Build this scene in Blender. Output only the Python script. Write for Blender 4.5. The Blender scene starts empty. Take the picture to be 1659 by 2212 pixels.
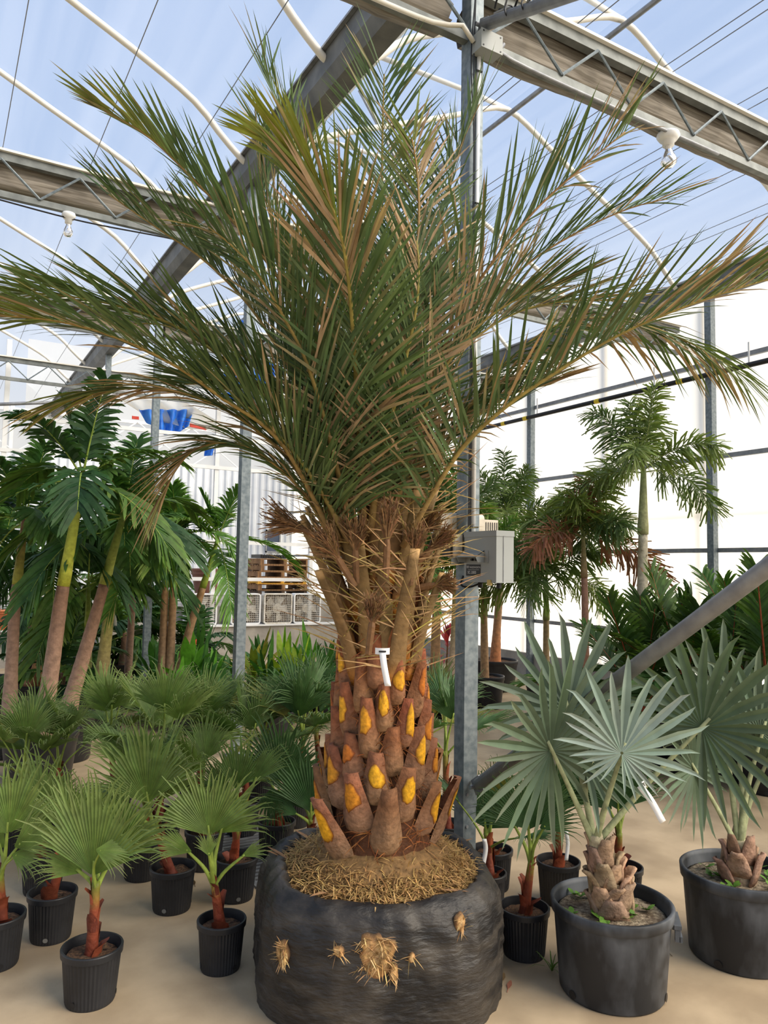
import bpy, math, random
from mathutils import Vector, Matrix, noise
V = Vector
pi = math.pi

# ------------------------------------------------------------------ camera
CX, CY, FPX = 829.5, 1106.0, 1661.0
YAW, PITCH, ROLL, CAMH = math.radians(30.424), math.radians(4.205), math.radians(-1.023), 1.815
Fv = V((math.sin(YAW) * math.cos(PITCH), math.cos(YAW) * math.cos(PITCH), math.sin(PITCH)))
R0 = V((math.cos(YAW), -math.sin(YAW), 0)); U0 = R0.cross(Fv)
Rv = R0 * math.cos(ROLL) - U0 * math.sin(ROLL)
Uv = U0 * math.cos(ROLL) + R0 * math.sin(ROLL)
Fh = V((math.sin(YAW), math.cos(YAW), 0)); Rh = R0.copy()
CP = V((0, 0, CAMH))
scene = bpy.context.scene
col = scene.collection
cd = bpy.data.cameras.new('camera'); cam = bpy.data.objects.new('camera', cd); col.objects.link(cam)
cd.sensor_fit = 'HORIZONTAL'; cd.sensor_width = 36.0; cd.lens = 36.0 * FPX / 1659.0
cd.clip_start = .05; cd.clip_end = 300
m = Matrix.Identity(4)
for i in range(3):
    m[i][0], m[i][1], m[i][2], m[i][3] = Rv[i], Uv[i], -Fv[i], CP[i]
cam.matrix_world = m
scene.camera = cam

# ------------------------------------------------------------------ sky, sun, exposure
world = bpy.data.worlds.new('sky'); scene.world = world; world.use_nodes = True
wn = world.node_tree; wn.nodes.clear()
wo = wn.nodes.new('ShaderNodeOutputWorld'); wb = wn.nodes.new('ShaderNodeBackground')
tc = wn.nodes.new('ShaderNodeTexCoord'); sx = wn.nodes.new('ShaderNodeSeparateXYZ')
cr = wn.nodes.new('ShaderNodeValToRGB')
wn.links.new(tc.outputs['Generated'], sx.inputs[0]); wn.links.new(sx.outputs['Z'], cr.inputs[0])
wn.links.new(cr.outputs[0], wb.inputs[0]); wn.links.new(wb.outputs[0], wo.inputs[0])
e = cr.color_ramp.elements
e[0].position = 0.0; e[0].color = (1.0, .96, .90, 1)
e[1].position = 1.0; e[1].color = (.40, .56, .90, 1)
k = e.new(.16); k.color = (.86, .90, .96, 1)
k = e.new(.45); k.color = (.51, .66, .94, 1)
wb.inputs['Strength'].default_value = .90
sd = bpy.data.lights.new('sun', 'SUN'); sun = bpy.data.objects.new('sun', sd); col.objects.link(sun)
sd.energy = 7.2; sd.angle = math.radians(60); sd.color = (1.0, .89, .74)
SUN_FROM = V((.60, -.64, .66)).normalized()
sun.rotation_euler = (-SUN_FROM).to_track_quat('-Z', 'Y').to_euler()
sun.location = SUN_FROM * 30
vs = scene.view_settings
vs.view_transform = 'Standard'; vs.look = 'None'; vs.gamma = 1.0; vs.use_curve_mapping = False
vs.exposure = 0.0
scene.cycles.max_bounces = 4; scene.cycles.diffuse_bounces = 2; scene.cycles.glossy_bounces = 2; scene.cycles.transmission_bounces = 4; scene.cycles.transparent_max_bounces = 10

# ------------------------------------------------------------------ helpers
def px(x, y, z): return CP + (Fv + Rv * ((x - CX) / FPX) - Uv * ((y - CY) / FPX)) * z
def ray(x, y): return Fv + Rv * ((x - CX) / FPX) - Uv * ((y - CY) / FPX)
def floor_at(x, y, h=0.0):
    d = ray(x, y); return CP + d * ((h - CAMH) / d.z)
def on_y(x, y, Y):
    d = ray(x, y); return CP + d * (Y / d.y)
def on_x(x, y, X):
    d = ray(x, y); return CP + d * (X / d.x)
def depth(p): return (V(p) - CP).dot(Fv)
def lin(c): return c / 12.92 if c <= .04045 else ((c + .055) / 1.055) ** 2.4
def S(r, g, b): return (lin(r / 255), lin(g / 255), lin(b / 255))
def mix(a, b, t): return tuple(a[i] + (b[i] - a[i]) * t for i in range(3))
def lerp(a, b, t): return a + (b - a) * t
def jit(c, rng, k=.15):
    f = 1 + rng.uniform(-k, k); return tuple(max(0, x * f * (1 + rng.uniform(-k, k) * .4)) for x in c)

def newmat(name):
    mt = bpy.data.materials.new(name); mt.use_nodes = True
    return mt, mt.node_tree.nodes, mt.node_tree.links, mt.node_tree.nodes['Principled BSDF']

def pm(name, c1, c2=None, scale=6, rough=.6, metal=0., bump=0., bscale=60, detail=5, stretch=(1, 1, 1), lo=.35, hi=.65, spec=.4, c3=None, s3=2.0):
    mt, n, l, p = newmat(name)
    p.inputs['Roughness'].default_value = rough; p.inputs['Metallic'].default_value = metal
    p.inputs['Specular IOR Level'].default_value = spec
    p.inputs['Base Color'].default_value = (*c1, 1)
    t = n.new('ShaderNodeTexCoord'); mp = n.new('ShaderNodeMapping'); mp.inputs['Scale'].default_value = stretch
    l.new(t.outputs['Object'], mp.inputs[0])
    if c2:
        nz = n.new('ShaderNodeTexNoise'); nz.inputs['Scale'].default_value = scale; nz.inputs['Detail'].default_value = detail
        l.new(mp.outputs[0], nz.inputs['Vector'])
        rp = n.new('ShaderNodeValToRGB'); rp.color_ramp.elements[0].position = lo; rp.color_ramp.elements[1].position = hi
        rp.color_ramp.elements[0].color = (*c1, 1); rp.color_ramp.elements[1].color = (*c2, 1)
        l.new(nz.outputs[0], rp.inputs[0]); out = rp.outputs[0]
        if c3:
            n3 = n.new('ShaderNodeTexNoise'); n3.inputs['Scale'].default_value = s3; n3.inputs['Detail'].default_value = 3
            l.new(t.outputs['Object'], n3.inputs['Vector'])
            r3 = n.new('ShaderNodeValToRGB'); r3.color_ramp.elements[0].position = .5; r3.color_ramp.elements[1].position = .68
            l.new(n3.outputs[0], r3.inputs[0])
            mx = n.new('ShaderNodeMix'); mx.data_type = 'RGBA'
            l.new(r3.outputs[0], mx.inputs[0]); l.new(out, mx.inputs[6]); mx.inputs[7].default_value = (*c3, 1)
            out = mx.outputs[2]
        l.new(out, p.inputs['Base Color'])
    if bump:
        nb = n.new('ShaderNodeTexNoise'); nb.inputs['Scale'].default_value = bscale; nb.inputs['Detail'].default_value = 4
        l.new(mp.outputs[0], nb.inputs['Vector'])
        b = n.new('ShaderNodeBump'); b.inputs['Strength'].default_value = bump; b.inputs['Distance'].default_value = .01
        l.new(nb.outputs[0], b.inputs['Height']); l.new(b.outputs[0], p.inputs['Normal'])
    return mt

def attrmat(name, rough=.5, trans=0., nscale=30, namt=.25, bump=0., bscale=80, spec=.35, tmul=1.3):
    """colour comes from the mesh's own colour attribute, broken up by noise"""
    mt, n, l, p = newmat(name)
    a = n.new('ShaderNodeAttribute'); a.attribute_name = 'Col'
    t = n.new('ShaderNodeTexCoord')
    nz = n.new('ShaderNodeTexNoise'); nz.inputs['Scale'].default_value = nscale; nz.inputs['Detail'].default_value = 3
    l.new(t.outputs['Object'], nz.inputs['Vector'])
    mr = n.new('ShaderNodeMapRange'); mr.inputs[1].default_value = .3; mr.inputs[2].default_value = .7
    mr.inputs[3].default_value = 1 - namt; mr.inputs[4].default_value = 1 + namt
    l.new(nz.outputs[0], mr.inputs[0])
    mu = n.new('ShaderNodeVectorMath'); mu.operation = 'SCALE'
    l.new(a.outputs['Color'], mu.inputs[0]); l.new(mr.outputs[0], mu.inputs['Scale'])
    l.new(mu.outputs[0], p.inputs['Base Color'])
    p.inputs['Roughness'].default_value = rough; p.inputs['Specular IOR Level'].default_value = spec
    if bump:
        nb = n.new('ShaderNodeTexNoise'); nb.inputs['Scale'].default_value = bscale
        l.new(t.outputs['Object'], nb.inputs['Vector'])
        b = n.new('ShaderNodeBump'); b.inputs['Strength'].default_value = bump; b.inputs['Distance'].default_value = .01
        l.new(nb.outputs[0], b.inputs['Height']); l.new(b.outputs[0], p.inputs['Normal'])
    if trans:
        tr = n.new('ShaderNodeBsdfTranslucent'); ms = n.new('ShaderNodeMixShader')
        sc2 = n.new('ShaderNodeVectorMath'); sc2.operation = 'MULTIPLY'; sc2.inputs[1].default_value = (tmul, tmul * 1.1, tmul * .5)
        l.new(mu.outputs[0], sc2.inputs[0]); l.new(sc2.outputs[0], tr.inputs[0])
        ms.inputs[0].default_value = trans
        o = [q for q in n if q.type == 'OUTPUT_MATERIAL'][0]
        l.new(p.outputs[0], ms.inputs[1]); l.new(tr.outputs[0], ms.inputs[2]); l.new(ms.outputs[0], o.inputs[0])
    return mt

def filmmat(name, clear, colr=(1, 1, 1), tint=(1, 1, 1), streak=0.0, refl=.3):
    """thin plastic film: part clear, part milky (translucent), a little gloss"""
    mt = bpy.data.materials.new(name); mt.use_nodes = True; n = mt.node_tree.nodes; l = mt.node_tree.links; n.clear()
    o = n.new('ShaderNodeOutputMaterial'); a = n.new('ShaderNodeBsdfTransparent'); b = n.new('ShaderNodeBsdfTranslucent')
    a.inputs[0].default_value = (*tint, 1); b.inputs[0].default_value = (*colr, 1)
    d = n.new('ShaderNodeBsdfDiffuse'); d.inputs[0].default_value = (*colr, 1)
    m1 = n.new('ShaderNodeMixShader'); m1.inputs[0].default_value = refl
    l.new(b.outputs[0], m1.inputs[1]); l.new(d.outputs[0], m1.inputs[2])
    m2 = n.new('ShaderNodeMixShader'); m2.inputs[0].default_value = clear
    l.new(m1.outputs[0], m2.inputs[1]); l.new(a.outputs[0], m2.inputs[2]); l.new(m2.outputs[0], o.inputs[0])
    if streak:
        t = n.new('ShaderNodeTexCoord'); mp = n.new('ShaderNodeMapping'); mp.inputs['Scale'].default_value = (1.6, .06, 1.6)
        nz = n.new('ShaderNodeTexNoise'); nz.inputs['Scale'].default_value = 2.2; nz.inputs['Detail'].default_value = 5
        l.new(t.outputs['Object'], mp.inputs[0]); l.new(mp.outputs[0], nz.inputs['Vector'])
        mr = n.new('ShaderNodeMapRange'); mr.inputs[1].default_value = .35; mr.inputs[2].default_value = .7
        mr.inputs[3].default_value = clear + streak * .5; mr.inputs[4].default_value = clear - streak
        l.new(nz.outputs[0], mr.inputs[0]); l.new(mr.outputs[0], m2.inputs[0])
    return mt

def perp(t):
    t = V(t).normalized(); a = V((0, 0, 1)) if abs(t.z) < .9 else V((1, 0, 0))
    s = t.cross(a).normalized(); return s, s.cross(t).normalized()

class MB:
    def __init__(self): self.v = []; self.f = []; self.c = []; self.col = (1, 1, 1); self.use = False
    def color(self, c): self.col = c; self.use = True; return self
    def vert(self, p, c=None):
        self.v.append((p[0], p[1], p[2])); self.c.append(c or self.col); return len(self.v) - 1
    def box(self, c, s, rz=0., M=None):
        b = len(self.v); cs, sn = math.cos(rz), math.sin(rz)
        for dz in (-.5, .5):
            for dx, dy in ((-.5, -.5), (.5, -.5), (.5, .5), (-.5, .5)):
                x, y = dx * s[0], dy * s[1]
                self.vert((c[0] + x * cs - y * sn, c[1] + x * sn + y * cs, c[2] + dz * s[2]))
        self.f += [(b, b + 3, b + 2, b + 1), (b + 4, b + 5, b + 6, b + 7), (b, b + 1, b + 5, b + 4), (b + 1, b + 2, b + 6, b + 5), (b + 2, b + 3, b + 7, b + 6), (b + 3, b, b + 4, b + 7)]
        return self
    def bar(self, p, q, w, h, up=(0, 0, 1)):
        p, q = V(p), V(q); t = (q - p).normalized(); s = t.cross(V(up))
        if s.length < 1e-4: s = t.cross(V((1, 0, 0)))
        s.normalize(); u = s.cross(t); b = len(self.v)
        for o in (p, q):
            for a, c in ((-1, -1), (1, -1), (1, 1), (-1, 1)):
                self.vert(o + s * (a * w / 2) + u * (c * h / 2))
        self.f += [(b, b + 1, b + 2, b + 3), (b + 7, b + 6, b + 5, b + 4), (b, b + 4, b + 5, b + 1), (b + 1, b + 5, b + 6, b + 2), (b + 2, b + 6, b + 7, b + 3), (b + 3, b + 7, b + 4, b)]
        return self
    def tube(self, pts, r, n=8, cap=True, cols=None, flat=1.0, fdir=None):
        pts = [V(p) for p in pts]; N = len(pts); b = len(self.v)
        if not isinstance(r, (list, tuple)): r = [r] * N
        if fdir is not None:
            s = V(fdir)
        else:
            s, _ = perp(pts[1] - pts[0])
        for i in range(N):
            t = (pts[min(i + 1, N - 1)] - pts[max(i - 1, 0)]).normalized()
            s = (s - t * s.dot(t))
            if s.length < 1e-5: s, _ = perp(t)
            s.normalize(); u = t.cross(s)
            for j in range(n):
                a = 2 * pi * j / n
                self.vert(pts[i] + s * (math.cos(a) * r[i]) + u * (math.sin(a) * r[i] * flat), cols[i] if cols else None)
        for i in range(N - 1):
            for j in range(n):
                k = (j + 1) % n
                self.f.append((b + i * n + j, b + i * n + k, b + (i + 1) * n + k, b + (i + 1) * n + j))
        if cap:
            self.f.append(tuple(b + j for j in reversed(range(n)))); self.f.append(tuple(b + (N - 1) * n + j for j in range(n)))
        if cols: self.use = True
        return self
    def lathe(self, prof, n=32, c=(0, 0, 0), fn=None, cols=None):
        b = len(self.v); N = len(prof)
        for i, (r, z) in enumerate(prof):
            for j in range(n):
                a = 2 * pi * j / n; rr = r if fn is None else fn(r, z, a, i)
                self.vert((c[0] + math.cos(a) * rr, c[1] + math.sin(a) * rr, c[2] + z), cols[i] if cols else None)
        for i in range(N - 1):
            for j in range(n):
                k = (j + 1) % n
                self.f.append((b + i * n + j, b + i * n + k, b + (i + 1) * n + k, b + (i + 1) * n + j))
        if prof[-1][0] > 1e-4: self.f.append(tuple(b + (N - 1) * n + j for j in range(n)))
        if prof[0][0] > 1e-4: self.f.append(tuple(b + j for j in reversed(range(n))))
        if cols: self.use = True
        return self
    def strip(self, rows):
        """rows: list of lists of points of equal length -> quad grid"""
        b = len(self.v); w = len(rows[0])
        for r in rows:
            for p in r: self.vert(p)
        for i in range(len(rows) - 1):
            for j in range(w - 1):
                self.f.append((b + i * w + j, b + i * w + j + 1, b + (i + 1) * w + j + 1, b + (i + 1) * w + j))
        return self
    def blade(self, p, d, w, L, W, c0, c1, droop=0., shape=((0, .45), (.3, 1.), (.7, .72)), tip=True):
        """flat tapering leaflet from p along d, width along w"""
        b = len(self.v); p = V(p); n = 0
        for s, k in shape:
            q = p + d * (L * s); q.z -= droop * s * s * L
            cc = mix(c0, c1, s)
            self.vert(q - w * (W * k * .5), cc); self.vert(q + w * (W * k * .5), cc); n += 1
        for i in range(n - 1):
            self.f.append((b + 2 * i, b + 2 * i + 1, b + 2 * i + 3, b + 2 * i + 2))
        if tip:
            q = p + d * L; q.z -= droop * L
            self.vert(q, c1); self.f.append((b + 2 * n - 2, b + 2 * n - 1, b + 2 * n))
        self.use = True
        return self
    def build(self, name, mat, parent=None, smooth=False, label=None, cat=None, group=None, kind=None, off=None):
        me = bpy.data.meshes.new(name)
        vv = self.v
        if off is not None: vv = [(a - off[0], b - off[1], c - off[2]) for a, b, c in vv]
        me.from_pydata(vv, [], self.f)
        if self.use:
            at = me.color_attributes.new('Col', 'FLOAT_COLOR', 'POINT')
            fl = []
            for c in self.c: fl += [c[0], c[1], c[2], 1.0]
            at.data.foreach_set('color', fl)
        if smooth: me.polygons.foreach_set('use_smooth', [True] * len(me.polygons))
        me.materials.append(mat)
        o = bpy.data.objects.new(name, me); col.objects.link(o)
        if parent is not None: o.parent = parent
        return tag(o, label, cat, group, kind)

def tag(o, label=None, cat=None, group=None, kind=None):
    if label: o['label'] = label
    if cat: o['category'] = cat
    if group: o['group'] = group
    if kind: o['kind'] = kind
    return o
def empty(name, loc, label, cat, group=None):
    o = bpy.data.objects.new(name, None); col.objects.link(o); o.location = loc; o.empty_display_size = .1
    return tag(o, label, cat, group)

def spline(pts, M):
    """Catmull-Rom through pts, M+1 samples even in arc length"""
    P = [V(p) for p in pts]; P = [P[0] * 2 - P[1]] + P + [P[-1] * 2 - P[-2]]
    out = []
    for i in range(1, len(P) - 2):
        for j in range(12):
            t = j / 12; a, b, c, d = P[i - 1], P[i], P[i + 1], P[i + 2]
            out.append(.5 * ((2 * b) + (c - a) * t + (2 * a - 5 * b + 4 * c - d) * t * t + (3 * b - a - 3 * c + d) * t ** 3))
    out.append(P[-2].copy())
    L = [0.]
    for i in range(1, len(out)): L.append(L[-1] + (out[i] - out[i - 1]).length)
    res = []; k = 0
    for i in range(M + 1):
        s = L[-1] * i / M
        while k < len(L) - 2 and L[k + 1] < s: k += 1
        t = (s - L[k]) / max(1e-9, L[k + 1] - L[k]); res.append(out[k].lerp(out[k + 1], min(1, t)))
    return res, L[-1]

# ------------------------------------------------------------------ materials
M_STEEL = pm('galvanised_steel', S(102, 113, 119), S(133, 142, 145), scale=28, rough=.5, metal=.35, bump=.06, bscale=50, detail=6)
M_STEELB = pm('galvanised_steel_pipe', S(128, 130, 134), S(150, 152, 154), scale=14, rough=.5, metal=.4)
M_BEAM = pm('weathered_beam', S(92, 94, 94), S(118, 119, 116), scale=5, rough=.6, metal=.3)
M_HOOP = pm('cream_tube', S(226, 220, 206), S(240, 236, 226), scale=4, rough=.45)
M_WHITE = pm('white_paint', S(225, 226, 224), S(240, 240, 238), scale=3, rough=.5)
M_CLOTH = pm('shade_cloth', S(112, 104, 92), S(158, 150, 138), scale=9, rough=.95, stretch=(.25, 2.5, 6), bump=.5, bscale=14)
M_FILM = filmmat('roof_film', .91, (.90, .94, 1.0), (.97, .985, 1), streak=.07)
M_WFILM = filmmat('wall_film', .30, (1, .98, .93))
M_SHEET = filmmat('added_wall_sheet', .08, (1., .97, .90), refl=.03)
M_CHORD = pm('dull_steel', S(104, 108, 106), S(132, 136, 133), scale=9, rough=.55, metal=.3)
M_FLOOR = pm('concrete_floor', S(168, 147, 118), S(193, 171, 139), scale=2.4, rough=.58, bump=.12, bscale=30, detail=14, lo=.38, hi=.62, c3=S(152, 132, 105), s3=1.4)
M_CONC = pm('concrete_wall', S(150, 145, 136), S(176, 170, 160), scale=4, rough=.8, bump=.1)
M_GROUND = pm('outside_ground', S(150, 145, 120), S(175, 165, 140), scale=1.5, rough=.9)
M_POT = pm('black_plastic', S(27, 28, 31), S(48, 49, 52), scale=7, rough=.42, bump=.05, bscale=90, lo=.3, hi=.75)
M_BIGPOT = pm('scuffed_black_plastic', S(34, 37, 41), S(94, 98, 103), scale=5.5, rough=.55, bump=.12, bscale=25, stretch=(1, 1, .4), lo=.42, hi=.66, detail=11, c3=S(34, 35, 37), s3=5)
M_SOIL = pm('bark_soil', S(52, 36, 26), S(104, 76, 52), scale=70, rough=.95, bump=1., bscale=120)
M_GRAVEL = pm('gritty_soil', S(92, 78, 60), S(165, 150, 125), scale=60, rough=.95, bump=1., bscale=90, c3=S(70, 52, 38), s3=7)
M_LEAF = attrmat('palm_leaf', .55, .22, 18, .22, spec=.28)
M_DATE = attrmat('date_palm_leaf', .62, .14, 14, .2, spec=.22)
M_SILVER = attrmat('silver_leaf', .6, .10, 10, .16, spec=.2)
M_STEM = attrmat('stem', .6, 0, 25, .25, .35, 60)
M_TRUNK = attrmat('trunk', .8, 0, 40, .3, .5, 70)
M_SCAR = attrmat('cut_scar', .55, 0, 60, .3, .3, 60)
M_FIBRE = attrmat('fibre', .9, .05, 40, .3)
M_WRAP = pm('black_shrink_wrap', S(27, 26, 26), S(80, 74, 66), scale=6, rough=.5, bump=.9, bscale=26, stretch=(.7, .7, 2.2), lo=.45, hi=.72, detail=12, spec=.4, c3=S(52, 48, 44), s3=4)
M_NOTCH = pm('scuffed_notch', S(120, 118, 112), rough=.7)
M_TAG = pm('white_tag', S(238, 238, 236), rough=.5)
M_GREYBOX = pm('grey_enclosure', S(150, 154, 152), S(158, 162, 160), scale=3, rough=.45)
M_BEIGE = pm('beige_plastic', S(214, 206, 190), S(196, 186, 168), scale=12, rough=.5)
M_BLACK = pm('black_rubber', S(28, 28, 30), rough=.45)
M_LETTER = pm('white_print', S(225, 225, 225), rough=.6)
M_BRASS = pm('brass', S(190, 165, 100), rough=.4, metal=.4)
M_TARP = pm('blue_tarp', S(25, 95, 200), S(60, 135, 230), scale=6, rough=.45, bump=.5, bscale=9)
M_RED = pm('red_band', S(205, 70, 55), rough=.6)
M_YEL = pm('yellow_tape', S(220, 190, 30), rough=.5)
M_WOOD = pm('pallet_wood', S(120, 86, 56), S(165, 124, 82), scale=5, rough=.8, stretch=(6, 1, 1), bump=.2)
M_WOODY = pm('yellow_pallet_wood', S(214, 150, 45), S(232, 176, 70), scale=5, rough=.8, stretch=(6, 1, 1))
M_WOODD = pm('dark_pallet_wood', S(66, 52, 42), S(96, 76, 58), scale=5, rough=.85, stretch=(6, 1, 1))
M_TERRA = pm('terracotta', S(190, 105, 62), S(212, 128, 80), scale=6, rough=.75)
M_BROWNPOT = pm('brown_planter', S(112, 72, 58), S(128, 86, 70), scale=5, rough=.6)
M_CORR = pm('white_metal_sheet', S(206, 210, 216), S(222, 226, 230), scale=2, rough=.5)
M_DARKGLASS = pm('dark_glass', S(64, 78, 100), rough=.15)
M_GRID = pm('rusty_white_wire', S(196, 186, 168), S(226, 222, 212), scale=15, rough=.6)
M_FANIN = pm('fan_inside', S(120, 100, 78), S(150, 130, 104), scale=6, rough=.7)
mg, n_, l_, p_ = newmat('bulb_glass'); p_.inputs['Base Color'].default_value = (.95, .95, .95, 1); p_.inputs['Roughness'].default_value = .05; p_.inputs['Transmission Weight'].default_value = .85
M_BULB = mg

# ------------------------------------------------------------------ structure
X0, Y0, SP = 2.571, 3.469, 3.66
XW, YW = 9.03, 6.643
HG = 5.62
PW = .092
b = MB(); b.strip([[(-6, y, 0), (XW + .1, y, 0)] for y in (-5, 26)]); b.build('floor', M_FLOOR, label='pale beige concrete greenhouse floor with dusty stains', kind='structure')
b = MB(); b.strip([[(-60, y, -.06), (90, y, -.06)] for y in (-60, 120)]); b.build('ground', M_GROUND, label='bare pale ground outside the greenhouse', kind='structure')

def post(Y, top, label, X=X0, splice=.52):
    r = empty('steel_post', (X + PW / 2, Y + PW / 2, 0), label, 'post', 'steel posts under the middle gutter')
    MB().box((0, 0, (top + splice) / 2), (PW, PW, top - splice)).build('upper_tube', M_STEEL, r)
    MB().box((0, 0, splice / 2), (PW - .006, PW - .006, splice)).build('base_tube', M_STEEL, r)
    for z in (splice + .07, splice - .1):
        MB().tube([(-.02, -PW / 2 - .004, z), (-.02, -PW / 2 + .01, z)], .009, 8).build('bolt', M_STEELB, r)
    MB().box((0, 0, .006), (.18, .18, .012)).build('base_plate', M_STEELB, r)
    return r
post(Y0, HG, 'galvanised square post beside the date palm carrying the grey control box')
post(Y0 + SP, HG, 'galvanised square post standing among the fan palms left of the date palm')
post(Y0 + 2 * SP, HG, 'galvanised square post beside the triple-stemmed palm on the left')
post(Y0 + 3 * SP, HG, 'galvanised square post at the low end wall, behind the bulging palm trunks')
post(Y0 - SP, HG, 'galvanised square post nearest the camera, holding the slanting brace pipe')

def gutter(X, label, w=.26, y0=-3, y1=22):
    r = empty('roof_gutter', (X, y0, HG), label, 'gutter', 'roof gutters')
    L = y1 - y0
    pr = [(-w / 2, .30), (-w / 2, .10), (-w * .3, 0), (w * .3, 0), (w / 2, .10), (w / 2, .30), (w / 2 - .015, .30), (w / 2 - .015, .11), (w * .3, .02), (-w * .3, .02), (-w / 2 + .015, .11), (-w / 2 + .015, .30), (-w / 2, .30)]
    MB().strip([[(x, y, z) for x, z in pr] for y in (0, L)]).build('channel', M_BEAM, r)
    for s in (-1, 1):
        MB().bar((s * (w / 2 + .02), 0, .29), (s * (w / 2 + .02), L, .29), .035, .02).build('flange', M_STEELB, r)
    return r
gutter(X0 + PW / 2, 'long grey gutter beam crossing above the date palm and the middle posts')
gutter(XW + .05, 'long grey gutter beam along the top of the bright right wall')
gutter(X0 - 6.46, 'long grey gutter beam of the bay left of the camera')

PROF = [(0, 5.78), (.12, 5.84), (.36, 6.04), (.64, 6.30), (1.13, 6.56), (1.83, 6.88), (2.55, 7.22), (2.95, 7.42), (3.23, 7.5)]
def hoop_pts(xa, xb):
    w = xb - xa; k = w / 6.46
    P = [(xa + d * k, h) for d, h in PROF]; P += [(xb - d * k, h) for d, h in reversed(PROF[:-1])]
    return P
BAYS = {'left': (X0 + PW / 2 - 6.46, X0 + PW / 2), 'middle': (X0 + PW / 2, XW + .05)}
ORD = ['first', 'second', 'third', 'fourth', 'fifth', 'sixth', 'seventh', 'eighth', 'ninth', 'tenth', 'eleventh', 'twelfth']
HY = [Y0 + SP / 2 * i for i in range(-2, 9)]
for bn, (xa, xb) in BAYS.items():
    hp = hoop_pts(xa, xb)
    seen = 0
    for i, y in enumerate(HY):
        pp, _ = spline([(x, y, h) for x, h in hp], 44)
        inf = 0
        for q in pp:
            v_ = q - CP; z_ = v_.dot(Fv)
            if z_ > .5 and abs(v_.dot(Rv) / z_ * FPX) < 829 and abs(v_.dot(Uv) / z_ * FPX) < 1106: inf += 1
        if inf:
            lab = '%s cream roof hoop in view from the camera, %s bay' % (ORD[seen], 'left-hand' if bn == 'left' else 'right-hand'); seen += 1
        else:
            lab = '%s cream roof hoop of the %s bay, above the top picture edge' % (ORD[i], 'left-hand' if bn == 'left' else 'right-hand')
        MB().tube(pp, .033, 8).build('roof_hoop', M_HOOP, smooth=True, label=lab, cat='roof hoop', group='cream roof hoops')
    # film over the hoops
    rows = []
    for j in range(33):
        y = -3.5 + 25.3 * j / 32
        sag = .02 * math.cos(2 * pi * (y - Y0) / (SP / 2))
        rows.append([(x, y, h + .055 + sag) for x, h in [(q.x, q.z) for q in spline([(x, 0, h) for x, h in hp], 40)[0]]])
    MB().strip(rows).build('ceiling', M_FILM, smooth=True, label='clear plastic roof film over the %s bay' % ('left-hand' if bn == 'left' else 'right-hand'), kind='structure')
    xm = (xa + xb) / 2
    MB().tube([(xm, -3, 7.42), (xm, 21, 7.42)], .03, 8).build('ridge_pipe', M_STEELB, label='dark straight ridge pipe along the top of the %s bay' % ('left-hand' if bn == 'left' else 'right-hand'), cat='pipe', group='ridge pipes')
# raised roof vent in the middle bay
xm = sum(BAYS['middle']) / 2
r = empty('roof_vent', (xm, 0, 7.5), 'open roof vent frame of cream tubes lifted level beside the ridge', 'roof vent')
for y in HY[1:8]:
    MB().tube([(0, y, 0), (-.5, y, .03), (-1.82, y, .01)], .028, 8).build('vent_rafter', M_HOOP, r, smooth=True)
MB().tube([(-1.82, HY[1], .01), (-1.82, HY[7], .01)], .028, 8).build('vent_edge', M_HOOP, r)
for y in (HY[3] - .9, HY[4] + .6, HY[6] - .6):
    MB().bar((-1.75, y, -.02), (-1.2, y, -.75), .035, .035).build('vent_arm', M_STEELB, r)
MB().strip([[(-1.84, y, .05), (-.9, y, .075), (0, y, .05)] for y in (HY[1], HY[7])]).build('vent_film', M_FILM, r)

# trusses across the bays
def truss(Y, bay, label, cloth=None):
    xa, xb = BAYS[bay]; y = Y + PW / 2
    hl, hu = 4.95, 5.28
    x0 = xa + .05; x1 = xb - .05
    r = empty('roof_truss', (x0, y, hl), label, 'truss', 'galvanised roof trusses')
    L = x1 - x0
    MB().box((L / 2, 0, 0), (L, .05, .055)).build('lower_chord', M_CHORD, r)
    MB().box((L / 2, 0, hu - hl), (L, .06, .075)).build('upper_chord', M_CHORD, r)
    MB().box((L / 2, -.045, hu - hl + .045), (L, .03, .02)).build('chord_lip', M_HOOP, r)
    n = 10; base = MB
    for i in range(n):
        a = L * i / n; c = L * (i + .5) / n; e2 = L * (i + 1) / n
        MB().tube([(a, -.03, .02), (c, -.03, hu - hl - .03)], .011, 6).build('web_bar', M_STEEL, r)
        MB().tube([(c, -.03, hu - hl - .03), (e2, -.03, .02)], .011, 6).build('web_bar', M_STEEL, r)
    if cloth:
        c0, c1, clab = cloth
        rows = []; rng = random.Random(int(Y * 10))
        for i in range(61):
            t = i / 60; x = lerp(c0, c1, t)
            dr = .03 * noise.noise((x * 1.3, Y, 0)) + .012 * noise.noise((x * 6, Y, 3))
            sec = [(.035, .40), (-.02, .41), (.03, .30), (-.015, .22), (.03, .16), (.0, .12), (.10, .10), (.20, .13), (.22, .25), (.2, .36), (.12, .41), (.035, .40)]
            rows.append([(x, y + .045 + sy + .015 * noise.noise((x * 3, sy * 9, sz * 20)), hl + sz * .88 + dr * (1 if sz < .3 else .2)) for sy, sz in sec])
        MB().strip(rows).build('shade_curtain', M_CLOTH, smooth=True, label=clab, cat='curtain', group='bunched shade curtains')
xl, xr = BAYS['left']; ml, mr_ = BAYS['middle']
truss(Y0, 'middle', 'nearest roof truss, running right from the post with the control box', (ml + .06, mr_ - .2, 'bunched grey-brown shade curtain along the nearest truss, right of the post'))
truss(Y0, 'left', 'nearest roof truss, running left from the post with the control box', (xl + .3, xr - .12, 'bunched grey-brown shade curtain along the nearest truss, left of the post'))
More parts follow.
